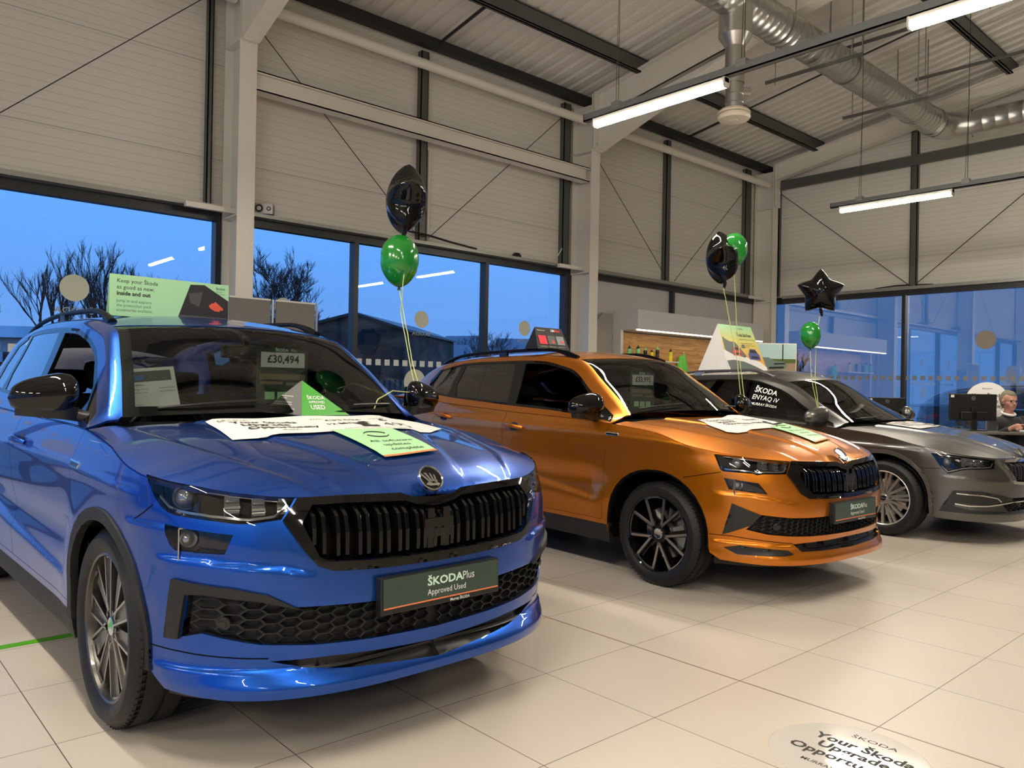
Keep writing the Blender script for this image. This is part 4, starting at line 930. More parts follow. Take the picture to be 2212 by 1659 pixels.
    for sd in (-1, 1):
        pts = []; rr = []
        for i in range(25):
            t = i/24; x = ra_+(rb_-ra_)*t; p = CB(x, F.get('railv', 1.11)); h_ = .042*min(1, t/.14, (1-t)/.14)**.7-.004; pts.append((float(p[0]), sd*float(p[1]), float(p[2])+h_)); rr.append(.014+.010*(1-min(1, t/.13, (1-t)/.13)))
        o = MB().tube(pts, rr, 10); 
        o2 = [(x, y, z-.016) for x, y, z in pts[2:-2]]; o.tube(pts, [r_*1.0 for r_ in rr], 10)
        for q in (pts[1], pts[12], pts[-2]): o.box((q[0]-.05, q[1]-.012, q[2]-.05), (q[0]+.05, q[1]+.012, q[2]))
        o.build('roof_rail', M[F['railm']], root, sm=50)
    # wheels
    tw = F['tw']; yw = F['ytyre']-tw/2
    for cx, st in ((0, F.get('steer', 0)), (-wb, 0)):
        for sd in (-1, 1): make_wheel(root, (cx, sd*yw, F['Rt']), F['Rt'], F['Rr'], tw, F['wstyle'], sd, st)
    # interior
    it = emp('cabin_interior')
    MB().box((-wb-.5, -.72, .30), (-.35, .72, .42)).build('cabin_floor', M['interior'], it)
    zd = float(c.ztop(-.5))
    d_ = MB(); d_.prism([(c.hx0+.1, zd-.02), (c.hx0-.22, zd+.01), (c.hx0-.34, zd-.05), (c.hx0-.36, zd-.30), (c.hx0+.1, zd-.35)], -.70, .70, Matrix(((1, 0, 0, 0), (0, 0, 1, 0), (0, 1, 0, 0), (0, 0, 0, 1)))); d_.build('dashboard', M['interior'], it, bevel=.02)
    for y_ in (-.37, .37):
        s_ = emp('front_seat', it); b0 = zd-.45
        MB().box((-1.75, y_-.25, b0-.15), (-1.22, y_+.25, b0)).build('seat_cushion', M['interior'], s_, bevel=.05)
        MB().box((-.10, -.24, 0), (.02, .24, .60), Matrix.Translation((-1.72, y_, b0-.02)) @ Matrix.Rotation(-.28, 4, 'Y')).build('seat_back', M['interior'], s_, bevel=.05)
        MB().box((-.05, -.13, .63), (.04, .13, .80), Matrix.Translation((-1.72, y_, b0-.02)) @ Matrix.Rotation(-.26, 4, 'Y')).build('headrest', M['interior'], s_, bevel=.04)
    MB().box((-2.75, -.62, zd-.60), (-2.30, .62, zd-.42)).box((-2.85, -.62, zd-.5), (-2.70, .62, zd+.10)).build('rear_bench', M['interior'], it, bevel=.04)
    for y_ in (-.38, .38): MB().box((-2.86, y_-.12, zd+.10), (-2.76, y_+.12, zd+.26)).build('rear_headrest', M['interior'], it, bevel=.03)
    MB().tube([(-.93+.0*math.cos(a)+.08*math.sin(a), -.37+.18*math.cos(a), zd-.07+.16*math.sin(a)) for a in [2*PI*i/28 for i in range(28)]], .016, 8, closed=True).build('steering_wheel', M['satin_black'], it, sm=50)
    q = CB(F['wst']+.06, 2.0); MB().box((q[0]-.07, -.12, q[2]-.13), (q[0]-.04, .12, q[2]-.06)).box((q[0]-.05, -.02, q[2]-.07), (q[0]-.02, .02, q[2]-.01)).build('rear_view_mirror', M['satin_black'], it, bevel=.008)
    xs_ = np.linspace(F['wst']-.14, c.cz[1][0], 14); vv = np.linspace(1.15, 2.0, 5); hl = region(CB, [(float(xs_[0]), 1.12), (float(xs_[0]), 2.0), (float(xs_[-1]), 2.0), (float(xs_[-1]), 1.12)], res=(.1, .15), off=-.04, skirt=0); emit('headlining', [hl], M['interior'], it)
    return root, c
def ellipse_arch(a_, b_, z0, n=18, cz=.335, pw=2.25):
    o = [(-a_*.985, z0)]
    for i in range(n+1):
        t = PI-PI*i/n; cc, ss = math.cos(t), math.sin(t); r = (abs(cc)**pw+abs(ss)**pw)**(-1/pw); o.append((a_*r*cc, cz+b_*r*ss))
    o.append((a_*.985, z0)); return o
SPECS = {}
def sym_end(L, u1): return [(min(u, u1), z) for u, z in L]
U1 = -.02+PI/2
FK = dict(name='blue_suv', paint='blue_paint', zb=.245, zsill=.33, arch=ellipse_arch(.445, .46, .30, cz=.34), archtrim=.90, doors=(-.455, -1.60, -2.62),
    head=[(0.455, 0.955), (0.577, 0.940), (0.701, 0.926), (0.803, 0.911), (0.897, 0.899), (1.004, 0.888), (0.95, 0.822), (0.93, 0.821), (0.859, 0.812), (0.811, 0.812), (0.738, 0.82), (0.658, 0.827), (0.592, 0.832), (0.555, 0.841), (0.523, 0.858), (0.494, 0.887), (0.475, 0.925)],
    fog=[(0.542, 0.801), (0.798, 0.778), (0.793, 0.769), (0.762, 0.715), (0.581, 0.719), (0.559, 0.734), (0.548, 0.764)],
    grille=[(U1, .858), (1.452, .862), (1.417, .874), (1.4, .880), (1.172, .887), (1.01, .887), (.955, .82), (1.016, .717), (1.054, .669), (1.104, .65), (1.242, .641), (1.358, .637), (U1, .634)],
    inner=[(U1, .826), (1.456, .838), (1.413, .852), (1.173, .862), (1.053, .862), (1.014, .808), (1.059, .700), (1.091, .682), (1.243, .672), (1.359, .668), (U1, .667)],
    trim=[(0.571, 0.629), (0.793, 0.609), (0.897, 0.586), (0.945, 0.560), (0.99, 0.536), (0.87, .568), (0.69, 0.588), (0.625, 0.583), (0.592, 0.431), (0.529, 0.429)],
    mesh=[(.632, .582), (.69, .586), (.87, .566), (.98, .541), (1.26, .527), (U1, .520), (U1, .385), (1.255, .393), (1.05, .404), (.871, .420), (.68, .455), (.600, .437)],
    slot=[(.902, .362), (1.099, .358), (1.35, .343), (U1, .335), (U1, .288), (1.371, .300), (1.147, .315), (1.019, .330)],
    sensor=(.75, .487), panes=None, dlo=None, wst=-.965, badge=(.775, .925, .62), mirror=(-.62, .975, 1.19), rail=(-1.15, -3.1), railm='satin_black', handles=((-1.52, .965), (-2.52, .985)),
    plate=(.862, .548, -.03), tw=.235, ytyre=.905, Rt=.3597, Rr=.272, wstyle='grey', open_front=True, slats=13, finbadge=[(-.435, .945), (-.30, .940), (-.31, .915), (-.425, .918)],
    gaps=[[(.36, .800), (.42, .825), (.485, .858)], [(.44, .39), (.60, .386), (.9, .372)]])
DLO_T = [(-2.853, .17), (-2.93, .55), (-2.86, .84), (-2.46, .915), (-1.70, .915), (-1.352, .90), (-1.09, .84), (-.90, .76), (-.70, .68), (-.50, .52), (-.455, .12), (-.948, .085), (-1.479, .092), (-2.372, .119)]
W1_T = [(-2.80, .22), (-2.87, .55), (-2.81, .80), (-2.51, .87), (-2.53, .50), (-2.51, .17)]
W2_T = [(-2.44, .87), (-1.74, .865), (-1.635, .14), (-2.37, .16), (-2.45, .4)]
W3_T = [(-1.60, .855), (-1.352, .85), (-1.09, .79), (-.90, .70), (-.72, .58), (-.66, .42), (-.66, .13), (-1.52, .135)]
def fitx(L, k, dv=0, dx=0): return [(x*k+dx, v+(dv if v < .3 else 0)) for x, v in L]
FK['dlo'] = fitx(DLO_T, 1.03, .04, -.015); FK['panes'] = [fitx(a, 1.03, .04, -.015) for a in (W1_T, W2_T, W3_T)]
FO = dict(name='orange_suv', paint='orange_paint', zb=.235, zsill=.335, arch=ellipse_arch(.428, .415, .28, cz=.335), doors=(-.475, -1.575, -2.53),
    head=[(.508, .880), (.536, .884), (.996, .849), (.937, .775), (.79, .774), (.751, .767), (.725, .776), (.543, .782), (.529, .792)],
    fog=[(.543, .743), (.748, .721), (.794, .656), (.562, .676)],
    grille=[(U1, .805), (1.502, .810), (1.454, .828), (1.0, .848), (.94, .775), (.964, .729), (1.007, .658), (1.068, .627), (1.249, .619), (U1, .612)],
    inner=[(U1, .778), (1.481, .786), (1.429, .804), (1.067, .816), (1.029, .763), (1.049, .700), (1.10, .655), (1.252, .645), (U1, .640)],
    trim=[(.578, .595), (.745, .534), (.685, .468), (.568, .419), (.52, .403)],
    mesh=[(.750, .534), (.924, .517), (1.056, .513), (U1, .510), (U1, .390), (1.141, .396), (.948, .403), (.793, .415), (.66, .441), (.69, .468)],
    slot=[(.959, .355), (1.069, .360), (U1, .362), (U1, .300), (1.137, .308), (1.014, .311)], blade=[(.532, .324), (.624, .344), (.917, .322), (.943, .298), (.873, .29), (.596, .29)],
    sensor=(.85, .46), hex=(.05, .024), dlo=DLO_T, panes=[W1_T, W2_T, W3_T], wst=-.99, badge=(.775, .872, .72), mirror=(-.60, .95, 1.135), rail=(-1.12, -2.9), railm='gloss_black', handles=((-1.53, .962), (-2.50, 1.0)),
    plate=(.875, .533, -.03), tw=.225, ytyre=.888, Rt=.335, Rr=.252, wstyle='black', open_front=True, slats=15, finbadge=[(-.452, .972), (-.317, .967), (-.329, .945), (-.440, .948)],
    gaps=[[(.25, .723), (.392, .75), (.53, .777)], [(.434, .393), (.58, .395), (.959, .36)]])
FS = dict(name='grey_estate_car', paint='grey_paint', zb=.20, zsill=.26, arch=ellipse_arch(.44, .44, .22, cz=.33), archtrim=.92, doors=(-.47, -1.60, -2.62),
    head=[(.465, .765), (.603, .760), (.792, .740), (.975, .720), (.93, .650), (.68, .635), (.553, .596), (.501, .666)],
    fog=[(.60, .430), (.80, .420), (.93, .395), (.96, .370), (.80, .360), (.62, .370)],
    grille=[(U1, .712), (1.366, .716), (1.006, .722), (.985, .700), (1.13, .520), (1.30, .505), (U1, .500)],
    inner=[(U1, .690), (1.366, .695), (1.05, .698), (1.17, .540), (1.30, .53), (U1, .525)],
    trim=[(.479, .279), (.591, .46), (.797, .457), (.999, .422), (1.10, .40), (1.10, .375), (.98, .365), (.80, .345), (.62, .355), (.59, .33), (.70, .30), (1.05, .285), (.9, .27), (.7, .27)],
    mesh=[(1.12, .40), (U1, .39), (U1, .30), (1.05, .29), (1.0, .34)],
    sensor=(1.25, .34), hex=(.05, .03), wst=-1.10, badge=(.805, .765, .75), mirror=(-.62, .955, 1.03), rail=(-1.35, -3.3), railm='silver_alloy', handles=((-1.53, .87), (-2.53, .885)),
    tw=.235, ytyre=.90, Rt=.335, Rr=.245, wstyle='silver', slats=10, lens_u=(.22, .50, .62, .74), trimline=True, chromes=[[(.60, .348), (.70, .334), (.85, .338), (.98, .354), (1.10, .366), (1.3, .368), (U1, .366)], [(.61, .436), (.80, .426), (.93, .402), (.97, .372)]], gaps=[[(.26, .66), (.36, .63), (.50, .64)]])
FS['dlo'] = [(-3.3, .28), (-3.2, .7), (-2.9, .88), (-2.46, .90), (-1.70, .90), (-1.45, .88), (-1.2, .82), (-.95, .70), (-.70, .60), (-.52, .45), (-.47, .12), (-.948, .10), (-1.479, .11), (-2.372, .16)]
FS['panes'] = [[(-3.2, .33), (-3.1, .7), (-2.88, .83), (-2.55, .86), (-2.55, .22)], [(-2.48, .86), (-1.74, .86), (-1.64, .16), (-2.40, .20)], [(-1.60, .85), (-1.45, .84), (-1.2, .76), (-.95, .63), (-.74, .50), (-.68, .15), (-1.53, .16)]]
PK = (1.722, 3.145, math.radians(-89.25)); PO = (4.972, 3.101, math.radians(-92.2)); PS = (8.064, 2.95, math.radians(-92.9))
blue, CK = build_car('kod', KOD, FK, PK, 'large glossy blue sport utility car with black wheels and grille, nearest to the camera', 'car')
orange, CO = build_car('kar', KAR, FO, PO, 'metallic orange compact sport utility car parked in the middle of the row', 'car')
grey, CG = build_car('sup', SUP, FS, PS, 'metallic grey estate car with silver wheels at the far end of the row', 'car')
# ================================================================== SIGNS ON AND IN THE CARS
def cmat(p): return Matrix.Translation((p[0], p[1], 0)) @ Matrix.Rotation(p[2], 4, 'Z')
MK, MO, MG = cmat(PK), cmat(PO), cmat(PS)
def drape(c, mt, off=.008, wav=0.0, sd=0):
    def f(x, y):
        p = c.hood(x, y); N = np.array((0, 0, 1.)); z = off+wav*(math.sin(9*x+7*y+sd)+math.sin(13*y-3*x+sd*2))*.5+wav
        return mt @ Vector((float(p[0]), float(p[1]), float(p[2])+z))
    return f
def sheet(name, poly, c, mt, m, off, wav, sd, parent=None, res=.03):
    fn = lambda u, v: np.stack([np.asarray(u, float), np.asarray(v, float), c.hood(u, v)[..., 2]+off+wav*(np.sin(9*np.asarray(u)+7*np.asarray(v)+sd)+np.sin(13*np.asarray(v)-3*np.asarray(u)+sd*2))*.5+wav], -1)
    q, F, NS, N = region(fn, poly, res=(res, res), sign=1, skirt=.0012)
    mb = MB(); mb.add([mt @ Vector(p) for p in q.tolist()], F+NS); o = mb.build(name, m, parent); smooth(o.data, 60); return o
def bonnet_sheets(c, mt, wpoly, gpoly, tx, gx, label, sd, was, per, group_=None):
    p = sheet('paper_banner', wpoly, c, mt, M['white'], .004, .004, sd); tag(p, 'long white offer sheet lying across the bonnet of the ' + label, 'paper sign')
    dr = drape(c, mt, .0062, .004, sd)
    # text runs towards the car's left; up is towards the windscreen
    fx = lambda a, b: dr(tx[0]-b, tx[1]+a)
    text([('ŠKODA', 0, .285, .040, 0), ('Your Škoda', .03, .215, .062, .02), ('Upgrade', .05, .15, .062, .02), ('Opportunity', .05, .085, .062, .02), ('MURRAY', .17, .035, .022, .01)], None, M['ink'], p, 'offer_lettering', fx)
    text([('WAS', .42, .285, .032, .01), (was, .47, .225, .058, .01), ('NOW', .74, .285, .032, .01), ('£', .76, .225, .07, .05), (per, .42, .12, .05, .02), ('£', .56, .06, .17, .05), ('499', .70, .075, .11, -.01), ('Representative example, deposit applies', .45, .02, .02, 0)], None, M['ink'], p, 'price_lettering', fx)
    if gpoly:
        g = sheet('update_leaflet', gpoly, c, mt, M['green_card'], .009, .0012, sd+1); tag(g, 'mint green leaflet saying all software updates complete on the bonnet of the ' + label, 'leaflet')
        d2 = drape(c, mt, .0105, .0012, sd+1); f2 = lambda a, b: d2(gx[0]-b, gx[1]+a)
        text([('All software', 0, .0, .042, 0), ('updates', .03, -.055, .042, 0), ('complete', .03, -.11, .042, 0)], None, M['ink'], g, 'leaflet_lettering', f2)
        mb = MB()
        for a0 in (.3, .3+PI):
            pts = [f2(.10+.055*math.cos(a0+t*2.5/16), .12+.045*math.sin(a0+t*2.5/16))+Vector((0, 0, .001)) for t in range(17)]; mb.tube(pts, .0022, 4)
            q = pts[-1]; 
        mb.build('refresh_symbol', M['ink'], g)
        n = len(gpoly); a, b = gpoly[2], gpoly[3]; st = [a, b, (b[0]-.014, b[1]), (a[0]-.014, a[1])]
        s = sheet('orange_edge', st, c, mt, M['orange_line'], .0100, .0012, sd+1, g)
    return p
bonnet_sheets(CK, MK, [(-.20, -.46), (.17, -.50), (.20, -.35), (.20, -.2), (.165, .03), (.16, .25), (.17, .45), (.06, .60), (-.10, .57), (-.24, .50), (-.30, .40), (-.29, .2), (-.28, .03), (-.22, -.23)], [(.165, -.072), (.15, .24), (.545, .205), (.575, -.068)], (.17, -.44), (.40, -.02), 'blue car', 0, '£33,594', '12 MTHS')
bonnet_sheets(CO, MO, [(-.08, -.36), (.26, -.50), (.31, -.45), (.30, -.2), (.27, .06), (.14, .25), (.12, .45), (.02, .60), (-.16, .56), (-.27, .42), (-.22, .2), (-.12, -.02)], [(.262, .0), (.142, .40), (.567, .273), (.612, -.02)], (.24, -.40), (.40, .04), 'orange car', 2.1, '£36,995', '48 MTHS')
bonnet_sheets(CG, MG, [(-.27, -.27), (-.02, -.36), (.06, -.32), (.02, 0), (-.02, .3), (-.08, .62), (-.30, .60), (-.40, .30)], None, (.0, -.28), None, 'grey car', 4.0, '£25,995', '36 MTHS')
# pyramid on the blue car
py = thing('pyramid_sign', 'three sided card pyramid, grey and green, at the foot of the blue car windscreen', 'sign', (PK[0], PK[1], 0), PK[2])
A, B, C_, D = Vector((-.285, .03, 1.116)), Vector((-.44, -.105, 1.128)), Vector((-.345, .325, 1.112)), Vector((-.395, .085, 1.283)); E_ = Vector((-.50, .15, 1.145))
MB().add([A, D, B], [(0, 1, 2)]).add([B, D, E_], [(0, 1, 2)]).build('grey_face', M['grey_card'], py); MB().add([A, C_, D], [(0, 1, 2)]).add([C_, E_, D], [(0, 1, 2)]).build('green_face', mat('bright_green_card', (.05, .40, .02), .3), py)
mt = frame(A+(C_-A).cross(D-A).normalized()*.001, C_-A, D-A)
text([('ŠKODA', .066, .088, .027, .018, 'LEFT', 1.2), ('APPROVED', .068, .066, .019, .018, 'LEFT', 1.05), ('USED', .070, .033, .034, .022, 'LEFT', 1.1)], mt, M['inkw'], py, 'green_face_lettering')
mg = frame(B+(A-B).cross(D-B).normalized()*.001, A-B, D-B)
text([('quality checked by', .06, .10, .010), ('experts', .075, .088, .010), ('warranty and cover', .05, .065, .011), ('included as standard', .048, .052, .011), ('with every approved used car', .03, .028, .011), ('we sell', .08, .016, .011)], mg, M['inkw'], py, 'grey_face_lettering')
# price boards behind the windscreens
def price_board(c, P, x, y, z, price, label, s=1.0):
    e = thing('price_board', label, 'price sign', tuple((cmat(P) @ Vector((x, y, z)))), P[2])
    R = Matrix(((0, 0, 1, 0), (1, 0, 0, 0), (0, 1, 0, 0), (0, 0, 0, 1))); e.rotation_euler = (0, 0, P[2])
    def put(o): o.matrix_local = R; return o
    put(box('dark_board', (-.145*s, -.145*s, -.004), (.145*s, .145*s, 0), M['dkgreen'], e)); put(box('price_card', (-.125*s, .045*s, .001), (.125*s, .125*s, .003), M['white'], e))
    put(text([(price, 0, .070*s, .058*s, .025, 'CENTER', .98)], Matrix.Translation((0, 0, .0036)), M['ink'], e, 'price_lettering'))
    put(text([('ŠKODA', -.045*s, .130*s, .022*s, .03), ], Matrix.Translation((0, .001, .0012)), M['inkm'], e, 'brand_lettering'))
    put(text([('Plus', .045*s, .130*s, .022*s, 0)], Matrix.Translation((0, .001, .0012)), M['inkw'], e, 'plus_lettering'))
    p = MB().box((-.13*s, -.02*s, .0005), (.13*s, .01*s, .0012)).box((-.125*s, -.045*s, .0005), (.0, -.03*s, .0012)).box((.02*s, -.05*s, .0005), (.125*s, -.036*s, .0012)); put(p.build('photo_band', mat('warm_photo', (.22, .19, .12), .5), e))
    for i in range(3): put(box('mint_box', ((-.10+i*.07)*s, -.125*s, .0005), ((-.045+i*.07)*s, -.085*s, .0015), M['green_card'], e))
    return e
price_board(CK, PK, -.80, .185, 1.305, '£30,494', 'dark price board reading 30,494 pounds behind the blue car windscreen')
price_board(CO, PO, -.84, -.06, 1.255, '£33,995', 'dark price board reading 33,995 pounds behind the orange car windscreen')
e = thing('spec_sheet', 'white vehicle information sheet propped behind the blue car windscreen', 'paper', tuple(MK @ Vector((-.72, -.52, 1.235))), PK[2]); e.rotation_euler = (.10, -.25, PK[2])
R = Matrix(((0, 0, 1, 0), (1, 0, 0, 0), (0, 1, 0, 0), (0, 0, 0, 1)))
for nm, a, b, m_ in (('sheet', (-.135, -.10, 0), (.125, .095, .001), M['white']), ('photo', (-.12, .03, .0011), (.105, .08, .0018), M['grey_card']), ('blue_car_picture', (-.10, .038, .0019), (-.02, .062, .0022), mat('picture_blue', (.04, .16, .45), .5))):
    o = box(nm, a, b, m_, e); o.matrix_local = R
o = text([('Vehicle specification', -.12, .012, .012, .01), ('Registration  Mileage  Fuel type', -.12, -.008, .009), ('Engine  Transmission  Colour', -.12, -.024, .009), ('Standard equipment', .04, -.008, .009), ('Optional equipment', .04, -.024, .009), ('Terms and conditions apply', -.12, -.08, .007)], Matrix.Translation((0, 0, .0016)), M['ink'], e, 'sheet_lettering'); o.matrix_local = R
# roof boards
e = thing('roof_board', 'mint green folded board about the protection pack standing on the blue car roof', 'sign', tuple(MK @ Vector((-1.33, -.215, 1.628))), PK[2]+.02)
q = box('board_panel', (-.32, -.022, -.004), (.32, .197, 0), M['green_card'], e); q.matrix_local = R
q = box('rear_leg_panel', (-.32, -.022, -.05), (.32, .0, -.046), M['green_card'], e); q.matrix_local = R
q = MB().add([(-.32, .197, -.004), (.32, .197, -.004), (.32, -.022, -.05), (-.32, -.022, -.05)], [(0, 1, 2, 3)]).build('back_panel', M['green_card'], e); q.matrix_local = R
q = text([('Keep your Škoda', -.285, .155, .030), ('as good as new,', -.285, .122, .030), ('inside and out', -.285, .089, .030, .03)], Matrix.Translation((0, 0, .0006)), M['ink'], e, 'headline_lettering'); q.matrix_local = R
q = text([('Jump in and explore', -.285, .052, .022), ('the protection pack', -.285, .028, .022), ('accessories available', -.285, .004, .022)], Matrix.Translation((0, 0, .0006)), mat('green_grey_ink', (.10, .20, .12), .6), e, 'body_lettering'); q.matrix_local = R
q = text([('ŠKODA', .245, .165, .016, .02), ('Genuine', .245, .15, .011), ('Accessories', .245, .137, .011)], Matrix.Translation((0, 0, .0006)), mat('dark_green_ink', (.02, .10, .05), .6), e, 'corner_lettering'); q.matrix_local = R
q = MB().add([(.03, -.018, .0008), (.10, .180, .0008), (.18, .185, .0008), (.319, .105, .0008), (.319, -.02, .0008), (.06, -.02, .0008)], [(0, 5, 4, 3, 2, 1)]).build('boot_picture', mat('dark_boot_print', (.018, .018, .018), .6), e); q.matrix_local = R
q = MB().add([(.03, -.012, .001), (.04, .008, .001), (.31, .006, .001), (.319, -.015, .001)], [(0, 3, 2, 1)]).add([(.09, .13, .001), (.17, .145, .001), (.15, .06, .001), (.10, .08, .001)], [(0, 3, 2, 1)]).build('boot_picture_detail', mat('grey_print', (.07, .07, .068), .6), e); q.matrix_local = R
co = mat('coral_print', (.75, .10, .05), .6); mb = MB()
for dx, dy in ((0, 0), (.018, .008)): mb.prism([(.205+dx, .07+dy), (.225+dx, .088+dy), (.245+dx, .072+dy), (.272+dx, .050+dy), (.268+dx, .040+dy), (.24+dx, .042+dy), (.215+dx, .055+dy)], .0011+dx*.01, .0013+dx*.01)
q = mb.build('trainers_picture', co, e); q.matrix_local = R
def tent(name, P, x, y, z, wd, h, dp, rz, mface, mside, label):
    e = thing(name, label, 'sign', tuple(cmat(P) @ Vector((x, y, z))), P[2]+rz)
    w2 = wd/2; v = [(dp/2, -w2*1.06, 0), (dp/2, w2*1.06, 0), (0, w2*.88, h), (0, -w2*.88, h), (-dp/2, -w2*1.06, 0), (-dp/2, w2*1.06, 0)]
    MB().add([v[0], v[1], v[2], v[3]], [(0, 1, 2, 3)]).build('front_face', mface, e); MB().add([v[4], v[3], v[2], v[5]], [(0, 1, 2, 3)]).build('rear_face', mside, e)
    MB().add([v[0], v[3], v[4]], [(0, 1, 2)]).build('side_face', mside, e); MB().add([v[1], v[5], v[2]], [(0, 1, 2)]).build('side_face', mside, e)
    o = Vector(v[0]); mt = frame((Vector(v[0])+Vector(v[1]))/2, Vector(v[1])-Vector(v[0]), Vector(v[3])+Vector(v[2])-Vector(v[0])-Vector(v[1])); mt = mt @ Matrix.Translation((0, 0, .002)); return e, mt, math.hypot(h, dp/2)
bk = mat('black_card', (.012, .012, .012), .45)
e, mt, L = tent('folded_card_sign', PO, -1.62, -.38, 1.585, .36, .185, .16, .05, bk, bk, 'black folded card with three small pictures on the orange car roof')
text([('LifeShine', .02, L-.035, .030, .03, 'LEFT', 1)], mt, mat('red_print', (.7, .02, .03), .5), e, 'red_lettering'); text([('Life', .02, L-.035, .030, .03, 'LEFT', 1)], mt @ Matrix.Translation((0, 0, .0004)), M['inkw'], e, 'white_lettering')
text([('Protect your car', -.14, L-.032, .013, .01)]+[('paint and interior care', -.15+i*.105, .022, .0085) for i in range(3)], mt, M['inkw'], e, 'small_lettering')
for i, col in enumerate(((.75, .03, .06), (.10, .10, .10), (.22, .24, .26))): MB().box((-.15+i*.105, .045, .0005), (-.06+i*.105, .125, .001), mt).build('small_picture', mat('print_%s' % 'abc'[i], col, .4), e)
for dx in (.105, .21): MB().lathe([(0, .0015), (.014, .0015)], 16, mt @ Matrix.Translation((-.09+dx, .07, 0))).build('red_dot', mat('red_dot_print', (.7, .03, .04), .5), e)
# sale event tent on the grey car
se = mat('sale_gradient_print', (.5, .6, .3), .4); nt, c, s = nodes_of(se); rr = nt.nodes.new('ShaderNodeValToRGB'); mr = nt.nodes.new('ShaderNodeMapRange'); mr.inputs['From Min'].default_value = .54; mr.inputs['From Max'].default_value = .12; nt.links.new(s.outputs['Z'], mr.inputs[0]); nt.links.new(mr.outputs[0], rr.inputs[0]); nt.links.new(rr.outputs[0], bsdf(se).inputs['Base Color'])
rr.color_ramp.elements[0].color = (.28, .62, .28, 1); rr.color_ramp.elements[1].color = (.85, .40, .05, 1); k = rr.color_ramp.elements.new(.45); k.color = (.68, .60, .12, 1)
e, mt, L = tent('folded_card_sign', PS, -2.30, .12, 1.50, .80, .55, .42, .04, se, M['white'], 'large white A frame card headed sale event on the grey car roof')
text([('ŠKODA', .02, L-.05, .03, .0, 'LEFT', 1.3)], mt, M['dkgreen'], e, 'brand_lettering'); text([('Škoda Sale Event', -.02, L-.14, .058, .02, 'LEFT', .78)], mt, M['ink'], e, 'headline_lettering')
text([('Unmissable offers across the range', .0, L-.185, .024), ('Ask us today about savings', .02, L-.235, .022), ('on new and approved used cars', .02, L-.26, .022), ('Offer ends soon', .02, L-.285, .022)], mt, mat('brown_ink', (.12, .09, .02), .6), e, 'body_lettering')
def swoosh(pts, m, z=.001, nm='printed_swoosh'): MB().prism(pts, z, z+.0004, mt).build(nm, m, e)
swoosh([(-.42, 0), (.42, 0), (.42, .06), (.30, .13), (.10, .16), (-.05, .20), (-.40, .26)], M['white'], .0005, 'white_print_area')
swoosh([(-.345, L-.16), (-.30, L-.19), (-.22, L-.22), (-.12, L-.22), (-.03, .28), (.05, .19), (.0, .17), (-.10, .19), (-.25, .21), (-.36, .25)], mat('slate_print', (.09, .12, .11), .5), .0012)
swoosh([(-.40, .12), (-.25, .135), (-.05, .12), (.15, .07), (.38, 0), (-.38, 0)], mat('slate_print_low', (.09, .12, .11), .5), .0012)
def mini_car(x, y, s, col, nm):
    m_ = mat(nm, col, .4)
    MB().prism([(x-.10*s, y), (x+.10*s, y), (x+.105*s, y+.05*s), (x+.085*s, y+.075*s), (x+.05*s, y+.12*s), (x-.05*s, y+.12*s), (x-.085*s, y+.075*s), (x-.105*s, y+.05*s)], .0018, .0024, mt).build('printed_car', m_, e)
    MB().prism([(x-.07*s, y+.078*s), (x+.07*s, y+.078*s), (x+.045*s, y+.112*s), (x-.045*s, y+.112*s)], .0025, .0028, mt).prism([(x-.07*s, y+.015*s), (x+.07*s, y+.015*s), (x+.06*s, y+.04*s), (x-.06*s, y+.04*s)], .0025, .0028, mt).build('printed_car_glass', M['satin_black'], e)
mini_car(-.13, .19, .95, (.55, .05, .04), 'print_red'); mini_car(.22, .15, 1.15, (.06, .07, .30), 'print_blue'); mini_car(.04, .30, .35, (.2, .25, .27), 'print_grey')
# lettering seen on the grey car's front side window
def wmap(a, b):
    p = CG.cabin(-1.47+a, .64+b*2.4); return MG @ Vector((float(p[0]), -float(p[1])-.004, float(p[2])))
o = text([('ŠKODA', 0, 0, .070, .02, 'LEFT', 1.1), ('ENYAQ iV', .0, -.066, .062, .01, 'LEFT', 1.1), ('MURRAY ŠKODA', .02, -.120, .034, .01, 'LEFT', 1.15)], None, M['inkw'], None, 'window_lettering', wmap)
tag(o, 'white lettering on the front side window of the grey car', 'lettering')
# ================================================================== BALLOONS
def star_balloon(loc, R, rz, tilt, label):
    e = thing('foil_balloon', label, 'balloon', loc, 0); e.rotation_euler = (0, tilt, rz)
    n, m_ = 100, 16; 
    def rad(a):
        t = (a % (2*PI/5))/(2*PI/5); t = abs(t-.5)*2; k = t**1.7
        return R*(.66+.34*k)
    v = []; 
    for sd in (1, -1):
        for j in range(m_+1):
            r = j/m_
            for i in range(n):
                a = 2*PI*i/n; rr_ = rad(a)*r; t = (a % (2*PI/5))/(2*PI/5); sp = abs(t-.5)*2
                h = R*.56*(max(0, 1-r**2.4))**.72*(1-.12*sp*r); h += R*.012*math.sin(a*25)*r**6*(1-r)*8
                v.append((sd*h, rr_*math.sin(a), rr_*math.cos(a)))
    f = []
    for k in range(2):
        b = k*(m_+1)*n
        for j in range(m_):
            for i in range(n):
                q = (b+j*n+i, b+j*n+(i+1) % n, b+(j+1)*n+(i+1) % n, b+(j+1)*n+i); f.append(q if k == 0 else q[::-1])
    o = MB().add(v, f).build('foil_envelope', M['foil_black'], e); 
    bm = bmesh.new(); bm.from_mesh(o.data); bmesh.ops.remove_doubles(bm, verts=bm.verts, dist=1e-5); bmesh.ops.recalc_face_normals(bm, faces=bm.faces); bm.to_mesh(o.data); bm.free(); smooth(o.data, 70)
    MB().tube([(0, .0, -R*.62), (.006, .012, -R*.85), (-.004, .02, -R*1.02)], [.010, .016, .010], 8).build('foil_tail', M['foil_black'], e, sm=60); return e
